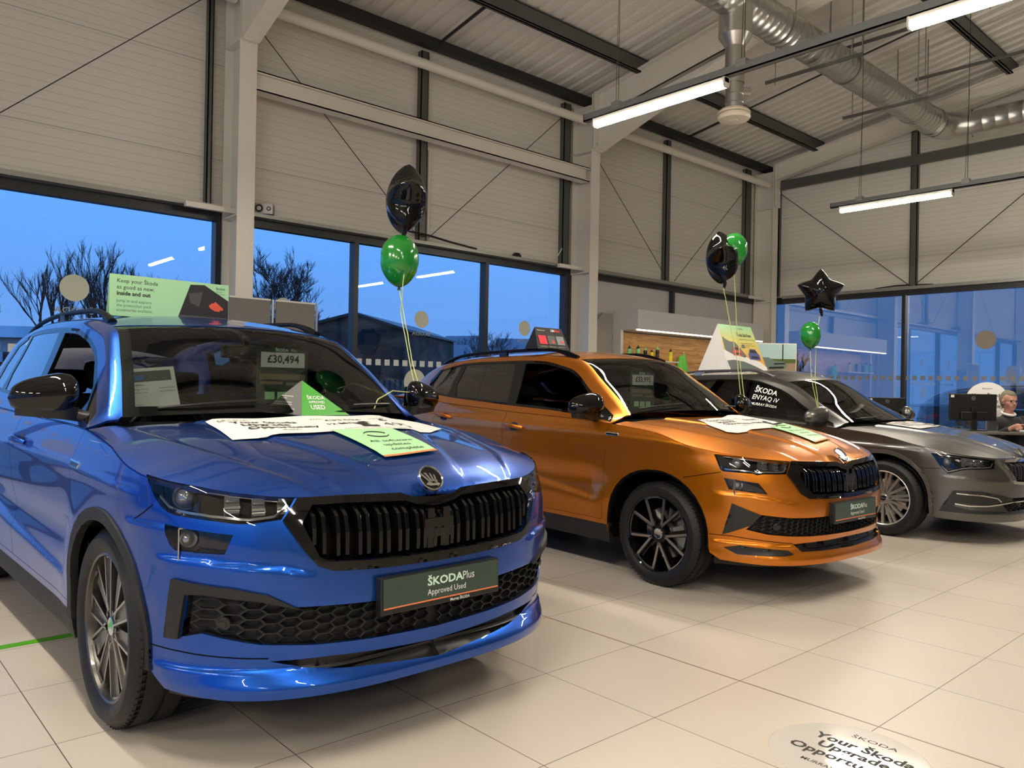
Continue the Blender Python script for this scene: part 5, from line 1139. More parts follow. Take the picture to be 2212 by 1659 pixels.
def round_balloon(loc, h, label, m_=None):
    e = thing('latex_balloon', label, 'balloon', loc, 0); p = []
    prof = [(0, 0.0), (.055, .012), (.16, .07), (.27, .19), (.345, .33), (.375, .48), (.37, .62), (.33, .77), (.25, .89), (.14, .97), (.05, .995), (0, 1)]
    P2 = []; 
    for i in range(49):
        t = i/48; a = slut([(k/11, q[0]) for k, q in enumerate(prof)], t); b = slut([(k/11, q[1]) for k, q in enumerate(prof)], t); P2.append((float(a)*h*.97, float(b)*h))
    o = MB().lathe(P2, 48).build('rubber_skin', m_ or M['rubber_green'], e, sm=80)
    MB().lathe([(.004, .004), (.009, -.006), (.013, -.016), (.006, -.010), (.003, .0)], 16).build('neck_knot', M['dkgreen'], e, sm=60); return e
star_balloon((2.684, 3.971, 2.385), .222, math.radians(-27), .06, 'black foil star balloon seen edge on, high above the green one by the first column')
round_balloon((2.632, 3.955, 1.852), .315, 'green rubber balloon below the black foil one, tied to the blue car mirror')
star_balloon((5.885, 3.85, 2.405), .245, math.radians(-47), -.12, 'black foil star balloon seen edge on above the orange car')
round_balloon((5.965, 3.78, 2.335), .30, 'green rubber balloon highest above the orange car, right of the black foil one')
star_balloon((7.19, 3.61, 2.225), .225, math.atan2(-3.6, -7.2)+.15, .10, 'black foil star balloon facing the room with all five points showing')
round_balloon((7.036, 3.623, 1.675), .255, 'smallest green rubber balloon, just under the open black star')
def ribbon(pts, lab):
    P = [Vector(p) for p in pts]; Q = []
    for i in range(len(P)-1):
        for k in range(6): Q.append(P[i].lerp(P[i+1], k/6)+Vector((random.uniform(-.002, .002), random.uniform(-.002, .002), 0)))
    Q.append(P[-1]); tag(MB().tube(Q, .0032, 5).build('balloon_ribbon', M['ribbon']), lab, 'ribbon')
wm = lambda Mx, x, y, z: tuple(Mx @ Vector((x, y, z)))
ribbon([(2.69, 3.966, 2.165), (2.665, 3.95, 2.06), (2.60, 3.86, 1.90), (2.63, 3.93, 1.70), (2.66, 3.83, 1.30), wm(MK, -.60, .93, 1.26)], 'yellow green ribbon of the black foil balloon above the blue car')
ribbon([(2.632, 3.955, 1.845), (2.655, 3.90, 1.6), (2.668, 3.85, 1.4), wm(MK, -.60, .94, 1.255)], 'yellow green ribbon of the green balloon above the blue car')
ribbon([wm(MK, -.60, .90, 1.225), wm(MK, -.52, .70, 1.235), wm(MK, -.45, .56, 1.19), wm(MK, -.40, .50, 1.13)], 'loose ribbon end lying on the blue car windscreen')
ribbon([(5.90, 3.84, 2.16), (5.93, 3.80, 1.9), (5.95, 3.72, 1.5), wm(MO, -.60, .93, 1.21)], 'yellow green ribbon of the black foil balloon above the orange car')
ribbon([(5.965, 3.78, 2.32), (5.98, 3.76, 1.9), (5.96, 3.70, 1.5), wm(MO, -.58, .95, 1.21)], 'yellow green ribbon of the highest green balloon')
ribbon([(7.18, 3.61, 1.99), (7.14, 3.62, 1.7), (7.13, 3.62, 1.4), wm(MG, -.60, -.93, 1.12)], 'yellow green ribbon of the open black star balloon')
ribbon([(7.036, 3.623, 1.66), (7.06, 3.62, 1.4), wm(MG, -.60, -.95, 1.12)], 'yellow green ribbon of the smallest green balloon')
# ================================================================== AROUND THE ROOM
# round floor sticker
e = thing('floor_sticker', 'round white floor sticker with bold black lettering, cut off at the bottom of the frame', 'sticker', (2.735, 1.245, .0008))
MB().lathe([(0, .001), (.262, .001), (.264, 0)], 72).build('sticker_disc', mat('glossy_white_vinyl', (.66, .62, .58), .08, coat=.5), e)
ft = Matrix(((0, 1, 0, 0), (-1, 0, 0, 0), (0, 0, 1, .0016), (0, 0, 0, 1)))
text([('ŠKODA', -.06, .155, .038, 0, 'LEFT', 1.3)], ft, M['ink'], e, 'brand_lettering')
text([('Your Škoda', -.155, .060, .070, .03, 'LEFT', 1.05), ('Upgrade', -.115, -.005, .070, .03, 'LEFT', 1.05), ('Opportunity', -.185, -.075, .070, .03, 'LEFT', 1.05)], ft, M['ink'], e, 'headline_lettering')
text([('MURRAY', -.10, -.15, .03, .01)], ft, M['ink'], e, 'dealer_lettering')
# speakers on the ledge
sp_ = thing('small_speaker', 'small black and silver two cone speaker on the ledge by the first column', 'speaker', (4.20, 9.36, 3.346), -.55)
box('speaker_box', (-.12, -.06, 0), (.12, .09, .135), M['satin_black'], sp_, bevel=.006); box('silver_front', (-.118, -.066, .004), (.118, -.060, .131), mat('silver_plastic', (.42, .42, .42), .35, .3), sp_)
for x, r_, nm in ((-.045, .048, 'large_cone'), (.07, .026, 'small_cone')):
    MB().lathe([(0, .012), (r_*.3, .010), (r_*.35, .002), (r_*.55, .004)], 24, Matrix.Translation((x, -.066, .068)) @ rot_to((0, -1, 0))).build(nm, M['lampw'], sp_, sm=40); MB().lathe([(r_*.5, .002), (r_*.9, .006), (r_, .006), (r_, 0)], 24, Matrix.Translation((x, -.066, .068)) @ rot_to((0, -1, 0))).build('cone_surround', M['satin_black'], sp_, sm=40)
tag(MB().lathe([(.085, 0), (.08, .03), (.055, .07), (0, .085)], 24, Matrix.Translation((8.5, 9.4, 3.346))).build('dome_speaker', M['satin_black'], sm=60), 'black dome shaped speaker on the ledge left of the middle column', 'speaker')
# grey display panels behind the blue car
for xa, xb, lab in ((3.60, 4.10, 'left grey display panel behind the blue car roof'), (4.17, 4.68, 'right grey display panel behind the blue car roof')):
    e = thing('display_panel', lab, 'panel', ((xa+xb)/2, 8.9, 0), 0, 'grey display panels by the window'); w2 = (xb-xa)/2
    box('fabric', (-w2, -.01, .25), (w2, .01, 2.235), mat('grey_fabric', (.20, .185, .165), .8), e); box('top_rail', (-w2, -.016, 2.235), (w2, .016, 2.255), M['lampw'], e)
    MB().tube([(w2+.03, 0, 0), (w2+.03, 0, 2.25)], .014, 10).box((-w2, -.15, 0), (w2, .15, .03)).build('pole_and_foot', M['alu'], e)
# merchandise unit
XA, XB, YF, YB = 10.91, 15.1, 8.83, 9.42
u = thing('shelf_unit', 'grey wall shelf unit with lit canopy and wood slat back behind the orange car', 'shelf unit', (XA, YF, 0))
L = XB-XA; D_ = YB-YF
box('canopy', (0, 0, 2.32), (L, D_, 2.67), M['off_white'], u, bevel=.004); box('side_panel', (0, D_-.20, 0), (.07, D_, 2.32), M['off_white'], u); box('side_panel', (L-.07, D_-.20, 0), (L, D_, 2.32), M['off_white'], u)
box('canopy_light', (.02, .004, 2.300), (L-.02, .05, 2.320), mat('lit_strip', (1, 1, 1), .5, emit=(1, .80, .50), es=9), u)
wd = mat('oak_slat_board', (.50, .27, .09), .45); nt, c, s = nodes_of(wd); mp = nt.nodes.new('ShaderNodeMapping'); mp.inputs['Scale'].default_value = (1.2, 8, 14); nt.links.new(c.outputs['Object'], mp.inputs[0])
n1 = nt.nodes.new('ShaderNodeTexNoise'); n1.inputs['Scale'].default_value = 1.6; n1.inputs['Detail'].default_value = 6; n1.inputs['Distortion'].default_value = 1.2; nt.links.new(mp.outputs[0], n1.inputs[0]); rp = nt.nodes.new('ShaderNodeValToRGB'); rp.color_ramp.elements[0].position = .35; rp.color_ramp.elements[0].color = (.36, .18, .055, 1); rp.color_ramp.elements[1].position = .65; rp.color_ramp.elements[1].color = (.60, .34, .12, 1)
nt.links.new(n1.outputs['Fac'], rp.inputs[0]); nt.links.new(rp.outputs[0], bsdf(wd).inputs['Base Color'])
mb = MB(); z = .3
while z < 2.3: mb.box((.07, D_-.03, z), (L-.07, D_-.012, min(z+.245, 2.32))); z += .25
mb.build('slat_board', wd, u); box('slot_backing', (.07, D_-.012, .2), (L-.07, D_, 2.32), M['satin_black'], u)
box('shelf', (.10, D_-.32, 1.775), (1.6, D_-.03, 1.795), M['lampw'], u); box('counter', (.07, .05, .82), (L-.07, D_-.03, .88), M['lampw'], u); box('base_cabinet', (.07, .08, 0), (L-.07, D_-.03, .82), M['off_white'], u)
gb, yb_, kb = mat('green_bottle', (.20, .62, .30), .35), mat('yellow_bottle', (.80, .68, .03), .35), M['satin_black']
def bottle(x, y, z, h, m1, m2, lab, r=.036):
    e = thing('drinks_bottle', lab, 'bottle', (x, y, z), 0, 'sports bottles on the shelf unit')
    MB().lathe([(0, 0), (r*.92, 0), (r, .01), (r, h*.42), (r*.86, h*.47), (r*.86, h*.50), (r, h*.55), (r, h*.70), (r*.8, h*.78), (0, h*.78)], 24).build('bottle_body', m1, e, sm=40)
    MB().lathe([(r*.86, h*.78), (r*.86, h*.84), (r*.45, h*.90), (r*.33, h*.90), (r*.33, h*.97), (r*.2, h), (0, h)], 20).build('bottle_cap', m2, e, sm=40)
SZ = 1.795
for x, m1, m2, h, lab in ((10.98+.12, gb, kb, .25, 'mint green bottle with black cap, first from the left'), (11.35, gb, kb, .265, 'mint green bottle with black cap, second from the left'), (11.42, gb, kb, .25, 'mint green bottle tucked behind the second one'), (11.56, kb, gb, .235, 'black bottle with pale cap beside the mint green pair'),
        (11.84, yb_, kb, .21, 'yellow bottle half hidden behind a tall black bottle'), (11.92, kb, gb, .27, 'tall black bottle with pale green cap'), (12.33, yb_, kb, .24, 'bright yellow bottle with black cap, last on the right')):
    bottle(x, 9.24 if 'behind' in lab else 9.17, SZ, h, m1, m2, lab + ' on the shelf')
# hanging bag, tag and belt
rnd = random.Random(3); v = []; nx, nz = 14, 16
for i in range(nx+1):
    for j in range(nz+1):
        a = i/nx; b = j/nz; wdt = .10+.20*(1-b)**.8; v.append((12.88+(a-.5)*wdt*1.5+.05*(1-b), 9.30-.05*math.sin(a*PI)-.02*math.sin(a*17+b*6), 1.42+.52*b-.03*math.sin(a*9)))
cl = MB().add(v, [(i*(nz+1)+j, i*(nz+1)+j+1, (i+1)*(nz+1)+j+1, (i+1)*(nz+1)+j) for i in range(nx) for j in range(nz)])
e = thing('hanging_vest', 'bright green safety vest hanging on the wood slat board', 'vest'); o = cl.build('vest_cloth', mat('lime_fabric', (.16, .62, .10), .6), e, sm=80); sd_ = o.modifiers.new('s', 'SOLIDIFY'); sd_.thickness = .008
MB().tube([(12.9, 9.36, 2.02), (12.9, 9.28, 2.0), (12.92, 9.27, 1.94)], .005, 6).build('vest_hook', M['chrome'], e)
e = thing('price_ticket', 'white hanging card with a small dark picture on the wood slat board', 'card', (13.95, 9.36, 1.65)); box('card', (-.045, -.01, 0), (.045, -.004, .27), M['white'], e); box('card_picture', (-.035, -.012, .17), (.035, -.0101, .25), M['satin_black'], e)
tag(MB().tube([(14.35, 9.36, 1.5), (14.42, 9.33, 1.95), (14.47, 9.33, 2.0), (14.52, 9.33, 1.95), (14.53, 9.36, 1.5)], .022, 8).build('lead_strap', M['satin_black'], sm=60), 'black strap loop hanging at the right of the wood slat board', 'strap')
# wing panel and framed screen
o = MB().add([(10.15, 9.44, 0), (10.90, 9.44, 0), (10.90, 9.44, 2.62), (10.62, 9.44, 2.62), (10.15, 9.44, 2.12)], [(0, 1, 2, 3, 4)]).build('side_board', mat('grey_side_board', (.33, .31, .29), .5)); s_ = o.modifiers.new('s', 'SOLIDIFY'); s_.thickness = .03; tag(o, 'grey angled board beside the shelf unit, right of the middle column', 'board')
e = thing('poster_screen', 'wide poster screen with a green car picture standing behind the grey car', 'screen', (10.55, 5.97, 0), math.atan2(-.327, .363)+0)
w2 = .30
def scr(nm, a, b, m_): return box(nm, a, b, m_, e)
scr('screen_frame', (-w2-.01, .0, 1.55), (w2+.01, .03, 1.97), M['lampw']); scr('sky_print', (-w2, -.003, 1.74), (w2, -.001, 1.955), mat('print_sky', (.45, .62, .60), .35)); scr('ground_print', (-w2, -.003, 1.56), (w2, -.001, 1.68), mat('print_sand', (.35, .24, .16), .35)); scr('hedge_print', (-w2, -.003, 1.68), (w2, -.001, 1.74), mat('print_hedge', (.10, .13, .03), .35))
scr('frame_bar', (.10, -.005, 1.72), (.115, -.003, 1.955), M['satin_black']); scr('screen_foot', (-.25, -.12, 0), (.25, .14, .03), M['alu']); scr('screen_post', (-.03, .03, .03), (.03, .06, 1.7), M['alu'])
mt = Matrix(((1, 0, 0, 0), (0, 0, -1, -.004), (0, 1, 0, 0), (0, 0, 0, 1)))
MB().prism([(-.30, 1.60), (-.05, 1.585), (.15, 1.60), (.17, 1.66), (.12, 1.70), (-.02, 1.715), (-.10, 1.76), (-.30, 1.765)], 0, .002, mt).build('car_picture', mat('print_teal', (.16, .22, .19), .35), e); MB().prism([(-.02, 1.655), (.14, 1.665), (.135, 1.685), (-.02, 1.675)], .0021, .003, mt).prism([(-.10, 1.595), (.13, 1.605), (.12, 1.63), (-.09, 1.62)], .0021, .003, mt).build('car_picture_grille', M['satin_black'], e)
# ------------------------------------------------------------------ desk corner
dk_ = thing('office_desk', 'grey desk behind the grey car bonnet carrying the near monitor', 'desk', (11.25, 3.45, 0), -.75)
box('desk_top', (-.9, -.40, .78), (.75, .40, .81), mat('desk_grey', (.12, .11, .10), .4), dk_, bevel=.004); box('desk_leg', (-.86, -.36, 0), (-.80, .36, .78), M['off_white'], dk_); box('desk_leg', (.66, -.36, 0), (.72, .36, .78), M['off_white'], dk_); box('modesty_panel', (-.80, .30, .3), (.66, .32, .78), M['off_white'], dk_)
def monitor(x, y, z, rz, wd, h, lab, sc=True):
    e = thing('desk_monitor', lab, 'monitor', (x, y, z), rz)
    box('monitor_case', (-wd/2, 0, .13), (wd/2, .03, .13+h), M['satin_black'], e, bevel=.006); box('monitor_back_bulge', (-wd*.28, .0-.03, .14), (wd*.28, .0, .14+h*.3), M['satin_black'], e, bevel=.008)
    MB().box((-.035, -.03, 0), (.035, -.005, .30)).box((-.13, -.10, 0), (.13, .10, .012)).build('monitor_stand', M['satin_black'], e, bevel=.003)
    MB().lathe([(.020, .0), (.025, .0), (.025, .001), (.020, .001)], 28, Matrix.Translation((0, -.0005, .13+h*.84)) @ rot_to((0, -1, 0)), True).box((-.014, -.002, .13+h*.84-.004), (.014, -.0006, .13+h*.84+.004)).build('round_logo', mat('grey_print_ring', (.25, .25, .25), .5), e)
    box('white_label', (-wd*.48, -.0015, .13+h*.86), (-wd*.41, -.0006, .13+h*.95), M['inkw'], e); return e
monitor(11.07, 3.50, .81, math.atan2(-.387, .430), .60, .34, 'large black monitor seen from behind, beside the seated man')
monitor(10.9, 4.5, .76, math.atan2(-.30, .33), .50, .32, 'black monitor seen from behind, left of the window mullion')
d2 = thing('office_desk', 'second desk hidden behind the grey car windscreen carrying the left monitor', 'desk', (11.1, 4.55, 0), -.75); box('desk_top', (-.5, -.3, .73), (.5, .3, .76), M['off_white'], d2); box('desk_leg', (-.48, -.28, 0), (-.44, .28, .73), M['off_white'], d2); box('desk_leg', (.44, -.28, 0), (.48, .28, .73), M['off_white'], d2)
e = thing('round_sign', 'round white sign on a stand behind the near monitor', 'sign', (11.75, 3.55, 0), math.atan2(-3.5, -11.7))
MB().lathe([(0, .012), (.25, .012), (.25, 0), (0, 0)], 64, Matrix.Translation((0, 0, 1.19)) @ rot_to((1, 0, 0))).build('sign_disc', M['white'], e); MB().tube([(0, 0, .02), (0, 0, .95)], .015, 10).lathe([(0, 0), (.16, 0), (.16, .02), (0, .02)], 32).build('sign_stand', M['alu'], e)
sm_ = Matrix(((0, 0, 1, .0135), (1, 0, 0, 0), (0, 1, 0, 1.19), (0, 0, 0, 1))); text([('ŠKODA', 0, .155, .026, 0, 'CENTER', 1.4), ('Your Škoda', 0, .055, .062, .01, 'CENTER', 1.2), ('Upgrade', 0, -.02, .062, .01, 'CENTER', 1.2), ('Opportunity', 0, -.09, .062, .01, 'CENTER', 1.2)], sm_, M['ink'], e, 'sign_lettering')
tag(MB().box((11.50, 3.05, .812), (11.60, 3.10, .83)).build('desk_stapler', M['inkw']), 'small white object on the desk edge beside the man', 'stapler')
# people ------------------------------------------------------------
def blob(parts, name, m_, parent, vox=.012, sm_it=2):
    """parts: (p0, r0, p1, r1, flatten axis scale) tapered capsules fused by a voxel remesh into one surface"""
    mb = MB()
    for p0, r0, p1, r1 in parts:
        p0, p1 = Vector(p0), Vector(p1); d = p1-p0; L = d.length or 1e-4; mt = Matrix.Translation(p0) @ rot_to(d if d.length > 1e-5 else (0, 0, 1)); pr = []
        for i in range(7): a = -PI/2+PI/2*i/6; pr.append((max(r0*math.cos(a), .0005), r0*math.sin(a)))
        for i in range(7): a = PI/2*i/6; pr.append((max(r1*math.cos(a), .0005), L+r1*math.sin(a)))
        mb.lathe(pr, 16, mt)
        n = len(pr); b = len(mb.v)-n*16; mb.f.append(tuple(b+j for j in range(16))); mb.f.append(tuple(b+(n-1)*16+j for j in range(15, -1, -1)))
    o = mb.build(name, m_, parent); r = o.modifiers.new('r', 'REMESH'); r.mode = 'VOXEL'; r.voxel_size = vox; r.use_smooth_shade = True
    if sm_it: s = o.modifiers.new('s', 'SMOOTH'); s.iterations = sm_it; s.factor = .6
    return o
def head(e, z0, m_hair, back=False):
    """face towards +x, chin at z0"""
    P = [((.0, 0, z0+.155), .088, (-.025, 0, z0+.15), .090), ((.035, 0, z0+.06), .058, (.015, 0, z0+.12), .078), ((.055, 0, z0+.025), .032, (.05, 0, z0+.05), .045), ((.088, 0, z0+.105), .011, (.103, 0, z0+.082), .014), ((.07, .022, z0+.06), .018, (.07, -.022, z0+.06), .018), ((.083, -.035, z0+.138), .010, (.083, .035, z0+.138), .010), ((-.005, 0, z0-.05), .052, (-.01, 0, z0+.06), .056)]
    for s in (-1, 1): P += [((-.002, s*.083, z0+.085), .012, (.0, s*.089, z0+.125), .016), ((.05, s*.042, z0+.085), .026, (.045, s*.05, z0+.09), .024)]
    return P
man = thing('person', 'seated man with grey hair and glasses in a black jumper, pointing, beside the monitor', 'person', (11.59, 3.245, 0), math.radians(-128))
# frame of the person: +x is where he faces
hz = 1.075
body = head(man, hz, None)
body += [((.02, .20, .86), .035, (.22, .14, .92), .030)]
# one continuous body: torso, seat, legs, arms, neck, head
body += [((-.02, 0, .50), .13, (-.03, 0, .78), .135), ((-.03, -.10, .90), .085, (-.03, .10, .90), .085), ((0, -.10, .46), .085, (.42, -.12, .47), .06), ((0, .10, .46), .085, (.42, .12, .47), .06), ((.42, -.12, .47), .055, (.38, -.12, .08), .042), ((.42, .12, .47), .055, (.38, .12, .08), .042), ((.36, -.12, .045), .038, (.52, -.13, .035), .033), ((.36, .12, .045), .038, (.52, .13, .035), .033),
    ((-.03, -.20, .93), .058, (.05, -.27, .72), .046), ((.05, -.27, .72), .044, (.24, -.17, .84), .030), ((-.03, .20, .93), .058, (.04, .28, .72), .046), ((.04, .28, .72), .044, (.27, .20, .76), .030)]
# pointing hand
hx, hy, hz2 = .29, -.14, .875
body += [((hx-.03, hy-.01, hz2-.015), .030, (hx+.03, hy+.02, hz2+.01), .036), ((hx+.05, hy+.03, hz2+.03), .0105, (hx+.11, hy+.075, hz2+.035), .008), ((hx+.055, hy+.02, hz2+.008), .0105, (hx+.085, hy+.045, hz2-.008), .009), ((hx+.085, hy+.045, hz2-.008), .009, (hx+.065, hy+.05, hz2-.028), .0085), ((hx+.05, hy+.005, hz2-.012), .0105, (hx+.078, hy+.03, hz2-.03), .009), ((hx+.04, hy-.01, hz2-.03), .010, (hx+.065, hy+.01, hz2-.048), .008), ((hx+.0, hy+.04, hz2+.015), .012, (hx+.05, hy+.065, hz2+.005), .009),
    ((.27, .20, .765), .028, (.34, .17, .77), .030)]+[((.35, .185-.018*i, .775), .009, (.41, .175-.02*i, .765), .0075) for i in range(4)]
blob(body, 'body', M['skin'], man, .009, 2)
jm = mat('black_knitwear', (.012, .012, .013), .85, sheen=.3)
blob([((-.02, 0, .50), .145, (-.03, 0, .78), .15), ((-.03, -.11, .90), .095, (-.03, .11, .90), .095), ((-.03, -.20, .935), .068, (.05, -.27, .72), .056), ((.05, -.27, .72), .054, (.225, -.18, .832), .038), ((-.03, .20, .935), .068, (.04, .28, .72), .056), ((.04, .28, .72), .054, (.24, .205, .755), .038), ((-.012, 0, .97), .075, (-.02, 0, .93), .09)], 'jumper', jm, man, .012, 3)
blob([((0, -.10, .46), .096, (.42, -.12, .47), .07), ((0, .10, .46), .096, (.42, .12, .47), .07), ((.42, -.12, .47), .066, (.385, -.12, .12), .054), ((.42, .12, .47), .066, (.385, .12, .12), .054), ((-.02, 0, .46), .14, (-.02, 0, .52), .145)], 'trousers', mat('dark_trousers', (.02, .02, .025), .8), man, .014, 3)
MB().tube([(-.01+.070*math.cos(a), .074*math.sin(a), 1.035-.022*math.cos(a)) for a in [2*PI*i/24 for i in range(24)]], .016, 8, closed=True).build('shirt_collar', M['white'], man, sm=60)
grh = mat('short_grey_hair', (.20, .165, .12), .8)
def hair(parent, m_, z0, long_=False):
    P = [((.018, 0, z0+.192), .066, (-.02, 0, z0+.185), .084), ((-.02, 0, z0+.175), .088, (-.045, 0, z0+.15), .091), ((-.06, 0, z0+.12), .07, (-.065, 0, z0+.08 if not long_ else z0-.02), .06)]
    for s in (-1, 1): P.append(((-.03, s*.06, z0+.16), .04, (-.035, s*.062, z0+.10 if not long_ else z0+.0), .034 if not long_ else .05))
    return blob(P, 'hair', m_, parent, .008, 2)
hair(man, grh, hz)
for s in (-1, 1):
    MB().lathe([(0, .006), (.006, .005), (.011, 0), (.006, -.005)], 14, Matrix.Translation((.084, s*.033, hz+.118)) @ rot_to((1, .2*s, 0))).build('eye', mat('eye_dark', (.03, .02, .015), .2), man, sm=60)
MB().box((.094, -.022, hz+.048), (.098, .022, hz+.052)).build('mouth', mat('lip_line', (.28, .09, .07), .6), man)
gl = MB()
for s in (-1, 1):
    gl.tube([(.104, s*.034+.024*math.cos(a), hz+.115+.017*math.sin(a)) for a in [2*PI*i/20 for i in range(20)]], .0016, 5, closed=True); gl.tube([(.102, s*.058, hz+.122), (.0, s*.092, hz+.125)], .0016, 5)
gl.tube([(.104, -.01, hz+.12), (.104, .01, hz+.12)], .0016, 5); gl.build('glasses', M['satin_black'], man)
# second person, back to the camera, at the frame edge
w_ = thing('person', 'person in dark coat with wavy brown hair, seen from behind at the right edge', 'person', (10.95, 2.42, 0), math.radians(55))
hz_ = 1.02
B_ = head(w_, hz_, None)+[((-.02, 0, .50), .13, (-.03, 0, .76), .13), ((-.03, -.11, .86), .08, (-.03, .11, .86), .08), ((0, -.10, .46), .085, (.42, -.12, .47), .06), ((0, .10, .46), .085, (.42, .12, .47), .06), ((.42, -.12, .47), .055, (.40, -.12, .08), .04), ((.42, .12, .47), .055, (.40, .12, .08), .04), ((.38, -.12, .045), .036, (.54, -.12, .035), .03), ((.38, .12, .045), .036, (.54, .12, .035), .03), ((-.03, -.2, .88), .055, (.04, -.26, .66), .045), ((.04, -.26, .66), .042, (.26, -.16, .62), .03), ((-.03, .2, .88), .055, (.04, .26, .66), .045), ((.04, .26, .66), .042, (.26, .16, .62), .03)]
for s in (-1, 1): B_ += [((.27, s*.15, .62), .028, (.33, s*.13, .62), .03)]+[((.34, s*(.115+.018*i), .62), .009, (.40, s*(.105+.02*i), .605), .0075) for i in range(4)]+[((.29, s*.12, .63), .011, (.34, s*.085, .635), .008)]
blob(B_, 'body', M['skin'], w_, .010, 2)
blob([((-.02, 0, .50), .16, (-.03, 0, .76), .155), ((-.03, -.13, .86), .10, (-.03, .13, .86), .10), ((-.03, -.21, .885), .072, (.04, -.27, .66), .062), ((.04, -.27, .66), .058, (.24, -.17, .62), .042), ((-.03, .21, .885), .072, (.04, .27, .66), .062), ((.04, .27, .66), .058, (.24, .17, .62), .042), ((-.03, 0, .93), .075, (-.03, 0, .99), .065), ((-.02, 0, .44), .17, (-.02, 0, .5), .165)], 'coat', mat('dark_coat', (.022, .020, .018), .75), w_, .013, 3)
blob([((0, -.10, .46), .096, (.42, -.12, .47), .07), ((0, .10, .46), .096, (.42, .12, .47), .07), ((.42, -.12, .47), .066, (.40, -.12, .12), .054), ((.42, .12, .47), .066, (.40, .12, .12), .054)], 'trousers', mat('black_trousers', (.015, .015, .018), .8), w_, .014, 3)
hair(w_, mat('wavy_brown_hair', (.25, .17, .09), .7), hz_, True)
def chair(x, y, rz, lab):
    e = thing('office_chair', lab, 'chair', (x, y, 0), rz)
    box('seat', (-.22, -.23, .36), (.24, .23, .42), M['interior'], e, bevel=.03); box('backrest', (-.27, -.22, .44), (-.21, .22, .76), mat('brown_leather', (.035, .02, .014), .4), e, bevel=.03); MB().tube([(0, 0, .06), (0, 0, .36)], .03, 12).build('gas_column', M['chrome'], e)
    for i in range(5): a = 2*PI*i/5; MB().tube([(0, 0, .09), (.28*math.cos(a), .28*math.sin(a), .06)], .018, 8).tube([(.28*math.cos(a), .28*math.sin(a)-.012, .028), (.28*math.cos(a), .28*math.sin(a)+.012, .028)], .027, 12).build('chair_leg', M['satin_black'], e)
chair(11.60, 3.25, math.radians(-128), 'dark office chair under the seated man'); chair(10.95, 2.42, math.radians(55), 'brown backed chair at the right edge of the frame')
# ================================================================== WINDOW GRAPHICS
wt = mat('grey_vinyl_text', (.30, .32, .32), .6)
def dot(x, z, r_, small=True, lab=''):
    e = thing('window_sticker', lab, 'sticker', (x, 9.492, z)); MB().lathe([(0, .003), (r_, .003), (r_, 0)], 48, rot_to((0, -1, 0))).build('sticker_disc', M['frost'], e)
    if small: text([('ŠKODA', 0, -r_*1.9, r_*.62, .01, 'CENTER', 1.3)], Matrix(((-1, 0, 0, 0), (0, 0, -1, 0), (0, 1, 0, 0), (0, 0, 0, 1))), wt, e, 'reversed_lettering')
    return e
dot(2.14, 2.247, .145, lab='round frosted sticker on the window above the blue car rail'); dot(4.55, 2.235, .12, False, 'round frosted sticker peeping over the grey display panels'); dot(6.72, 2.228, .125, lab='round frosted sticker on the pane right of the green balloon ribbon'); dot(8.79, 2.225, .125, lab='round frosted sticker on the pane left of the middle column')
dot(6.62, 1.30, .19, False, 'large low frosted disc between the blue mirror and the orange car'); dot(-.6, 1.30, .19, False, 'large low frosted disc far left on the window'); dot(-3.4, 2.24, .13, lab='round frosted sticker on the pane far left')
sq = MB(); x = -8.8
while x < 9.6:
    if not (3.45 < x < 4.0): sq.box((x, 9.490, 1.53), (x+.085, 9.494, 1.615))
    x += .152
w3 = bpy.data.objects['window_3']; sq.build('frosted_squares', mat('white_vinyl', (.60, .62, .62), .5), w3)
sq = MB(); y = -8.8
while y < 9: sq.box((16.088, y, 1.53), (16.092, y+.085, 1.615)); y += .152
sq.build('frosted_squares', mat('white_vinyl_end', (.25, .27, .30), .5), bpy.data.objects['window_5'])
e = thing('window_sticker', 'beige round sticker on the end wall window above the round sign', 'sticker', (16.09, 4.9, 2.28)); MB().lathe([(0, .003), (.17, .003), (.17, 0)], 40, rot_to((-1, 0, 0))).build('sticker_disc', mat('beige_vinyl', (.30, .25, .20), .5), e)
# ================================================================== OUTSIDE
struct(box('ground_outside', (-80, 9.7, -.30), (140, 150, -.15), noise_rough(mat('wet_asphalt', (.035, .037, .04), .3), 2, .15, .5)))
struct(box('ground_end', (16.3, -60, -.30), (140, 9.7, -.02), noise_rough(mat('dark_asphalt', (.03, .032, .036), .4), 2, .2, .5)))
brk = mat('bare_twig', (.060, .050, .046), .9, spec=.1)
def tree(x, y, h, seed, lab, spread=.55, upright=.75, levels=5, n0=6, z0=-.15):
    rnd = random.Random(seed); tr = MB(); tw = MB()
    def grow(p, d, L, r_, lv):
        n = 3; pts = [Vector(p)]; dd = Vector(d)
        for i in range(n):
            dd = (dd+Vector((rnd.gauss(0, .10), rnd.gauss(0, .10), .06*upright))).normalized(); pts.append(pts[-1]+dd*L/n)
        (tr if lv >= levels-1 else tw).tube(pts, [r_, r_*.86, r_*.74, r_*.6], 5 if lv > 2 else 3, cap=False)
        if lv == 0: return
        k = 5 if lv == 1 else 4
        for i in range(k):
            t = .35+.65*(i+1)/k; q = pts[0].lerp(pts[-1], t) if i < k-1 else pts[-1]; a = rnd.uniform(0, 2*PI)
            s = spread*rnd.uniform(.6, 1.1); nd = (dd+Vector((math.cos(a)*s, math.sin(a)*s, upright*.35))).normalized(); grow(q, nd, L*rnd.uniform(.52, .76), max(r_*.55, .007), lv-1)
    e = thing('bare_tree', lab, 'tree', (x, y, z0))
    grow((0, 0, 0), (rnd.uniform(-.05, .05), 0, 1), h*.36, h*.015, levels)
    tr.build('trunk', brk, e, sm=60); tw.build('twigs', brk, e); return e
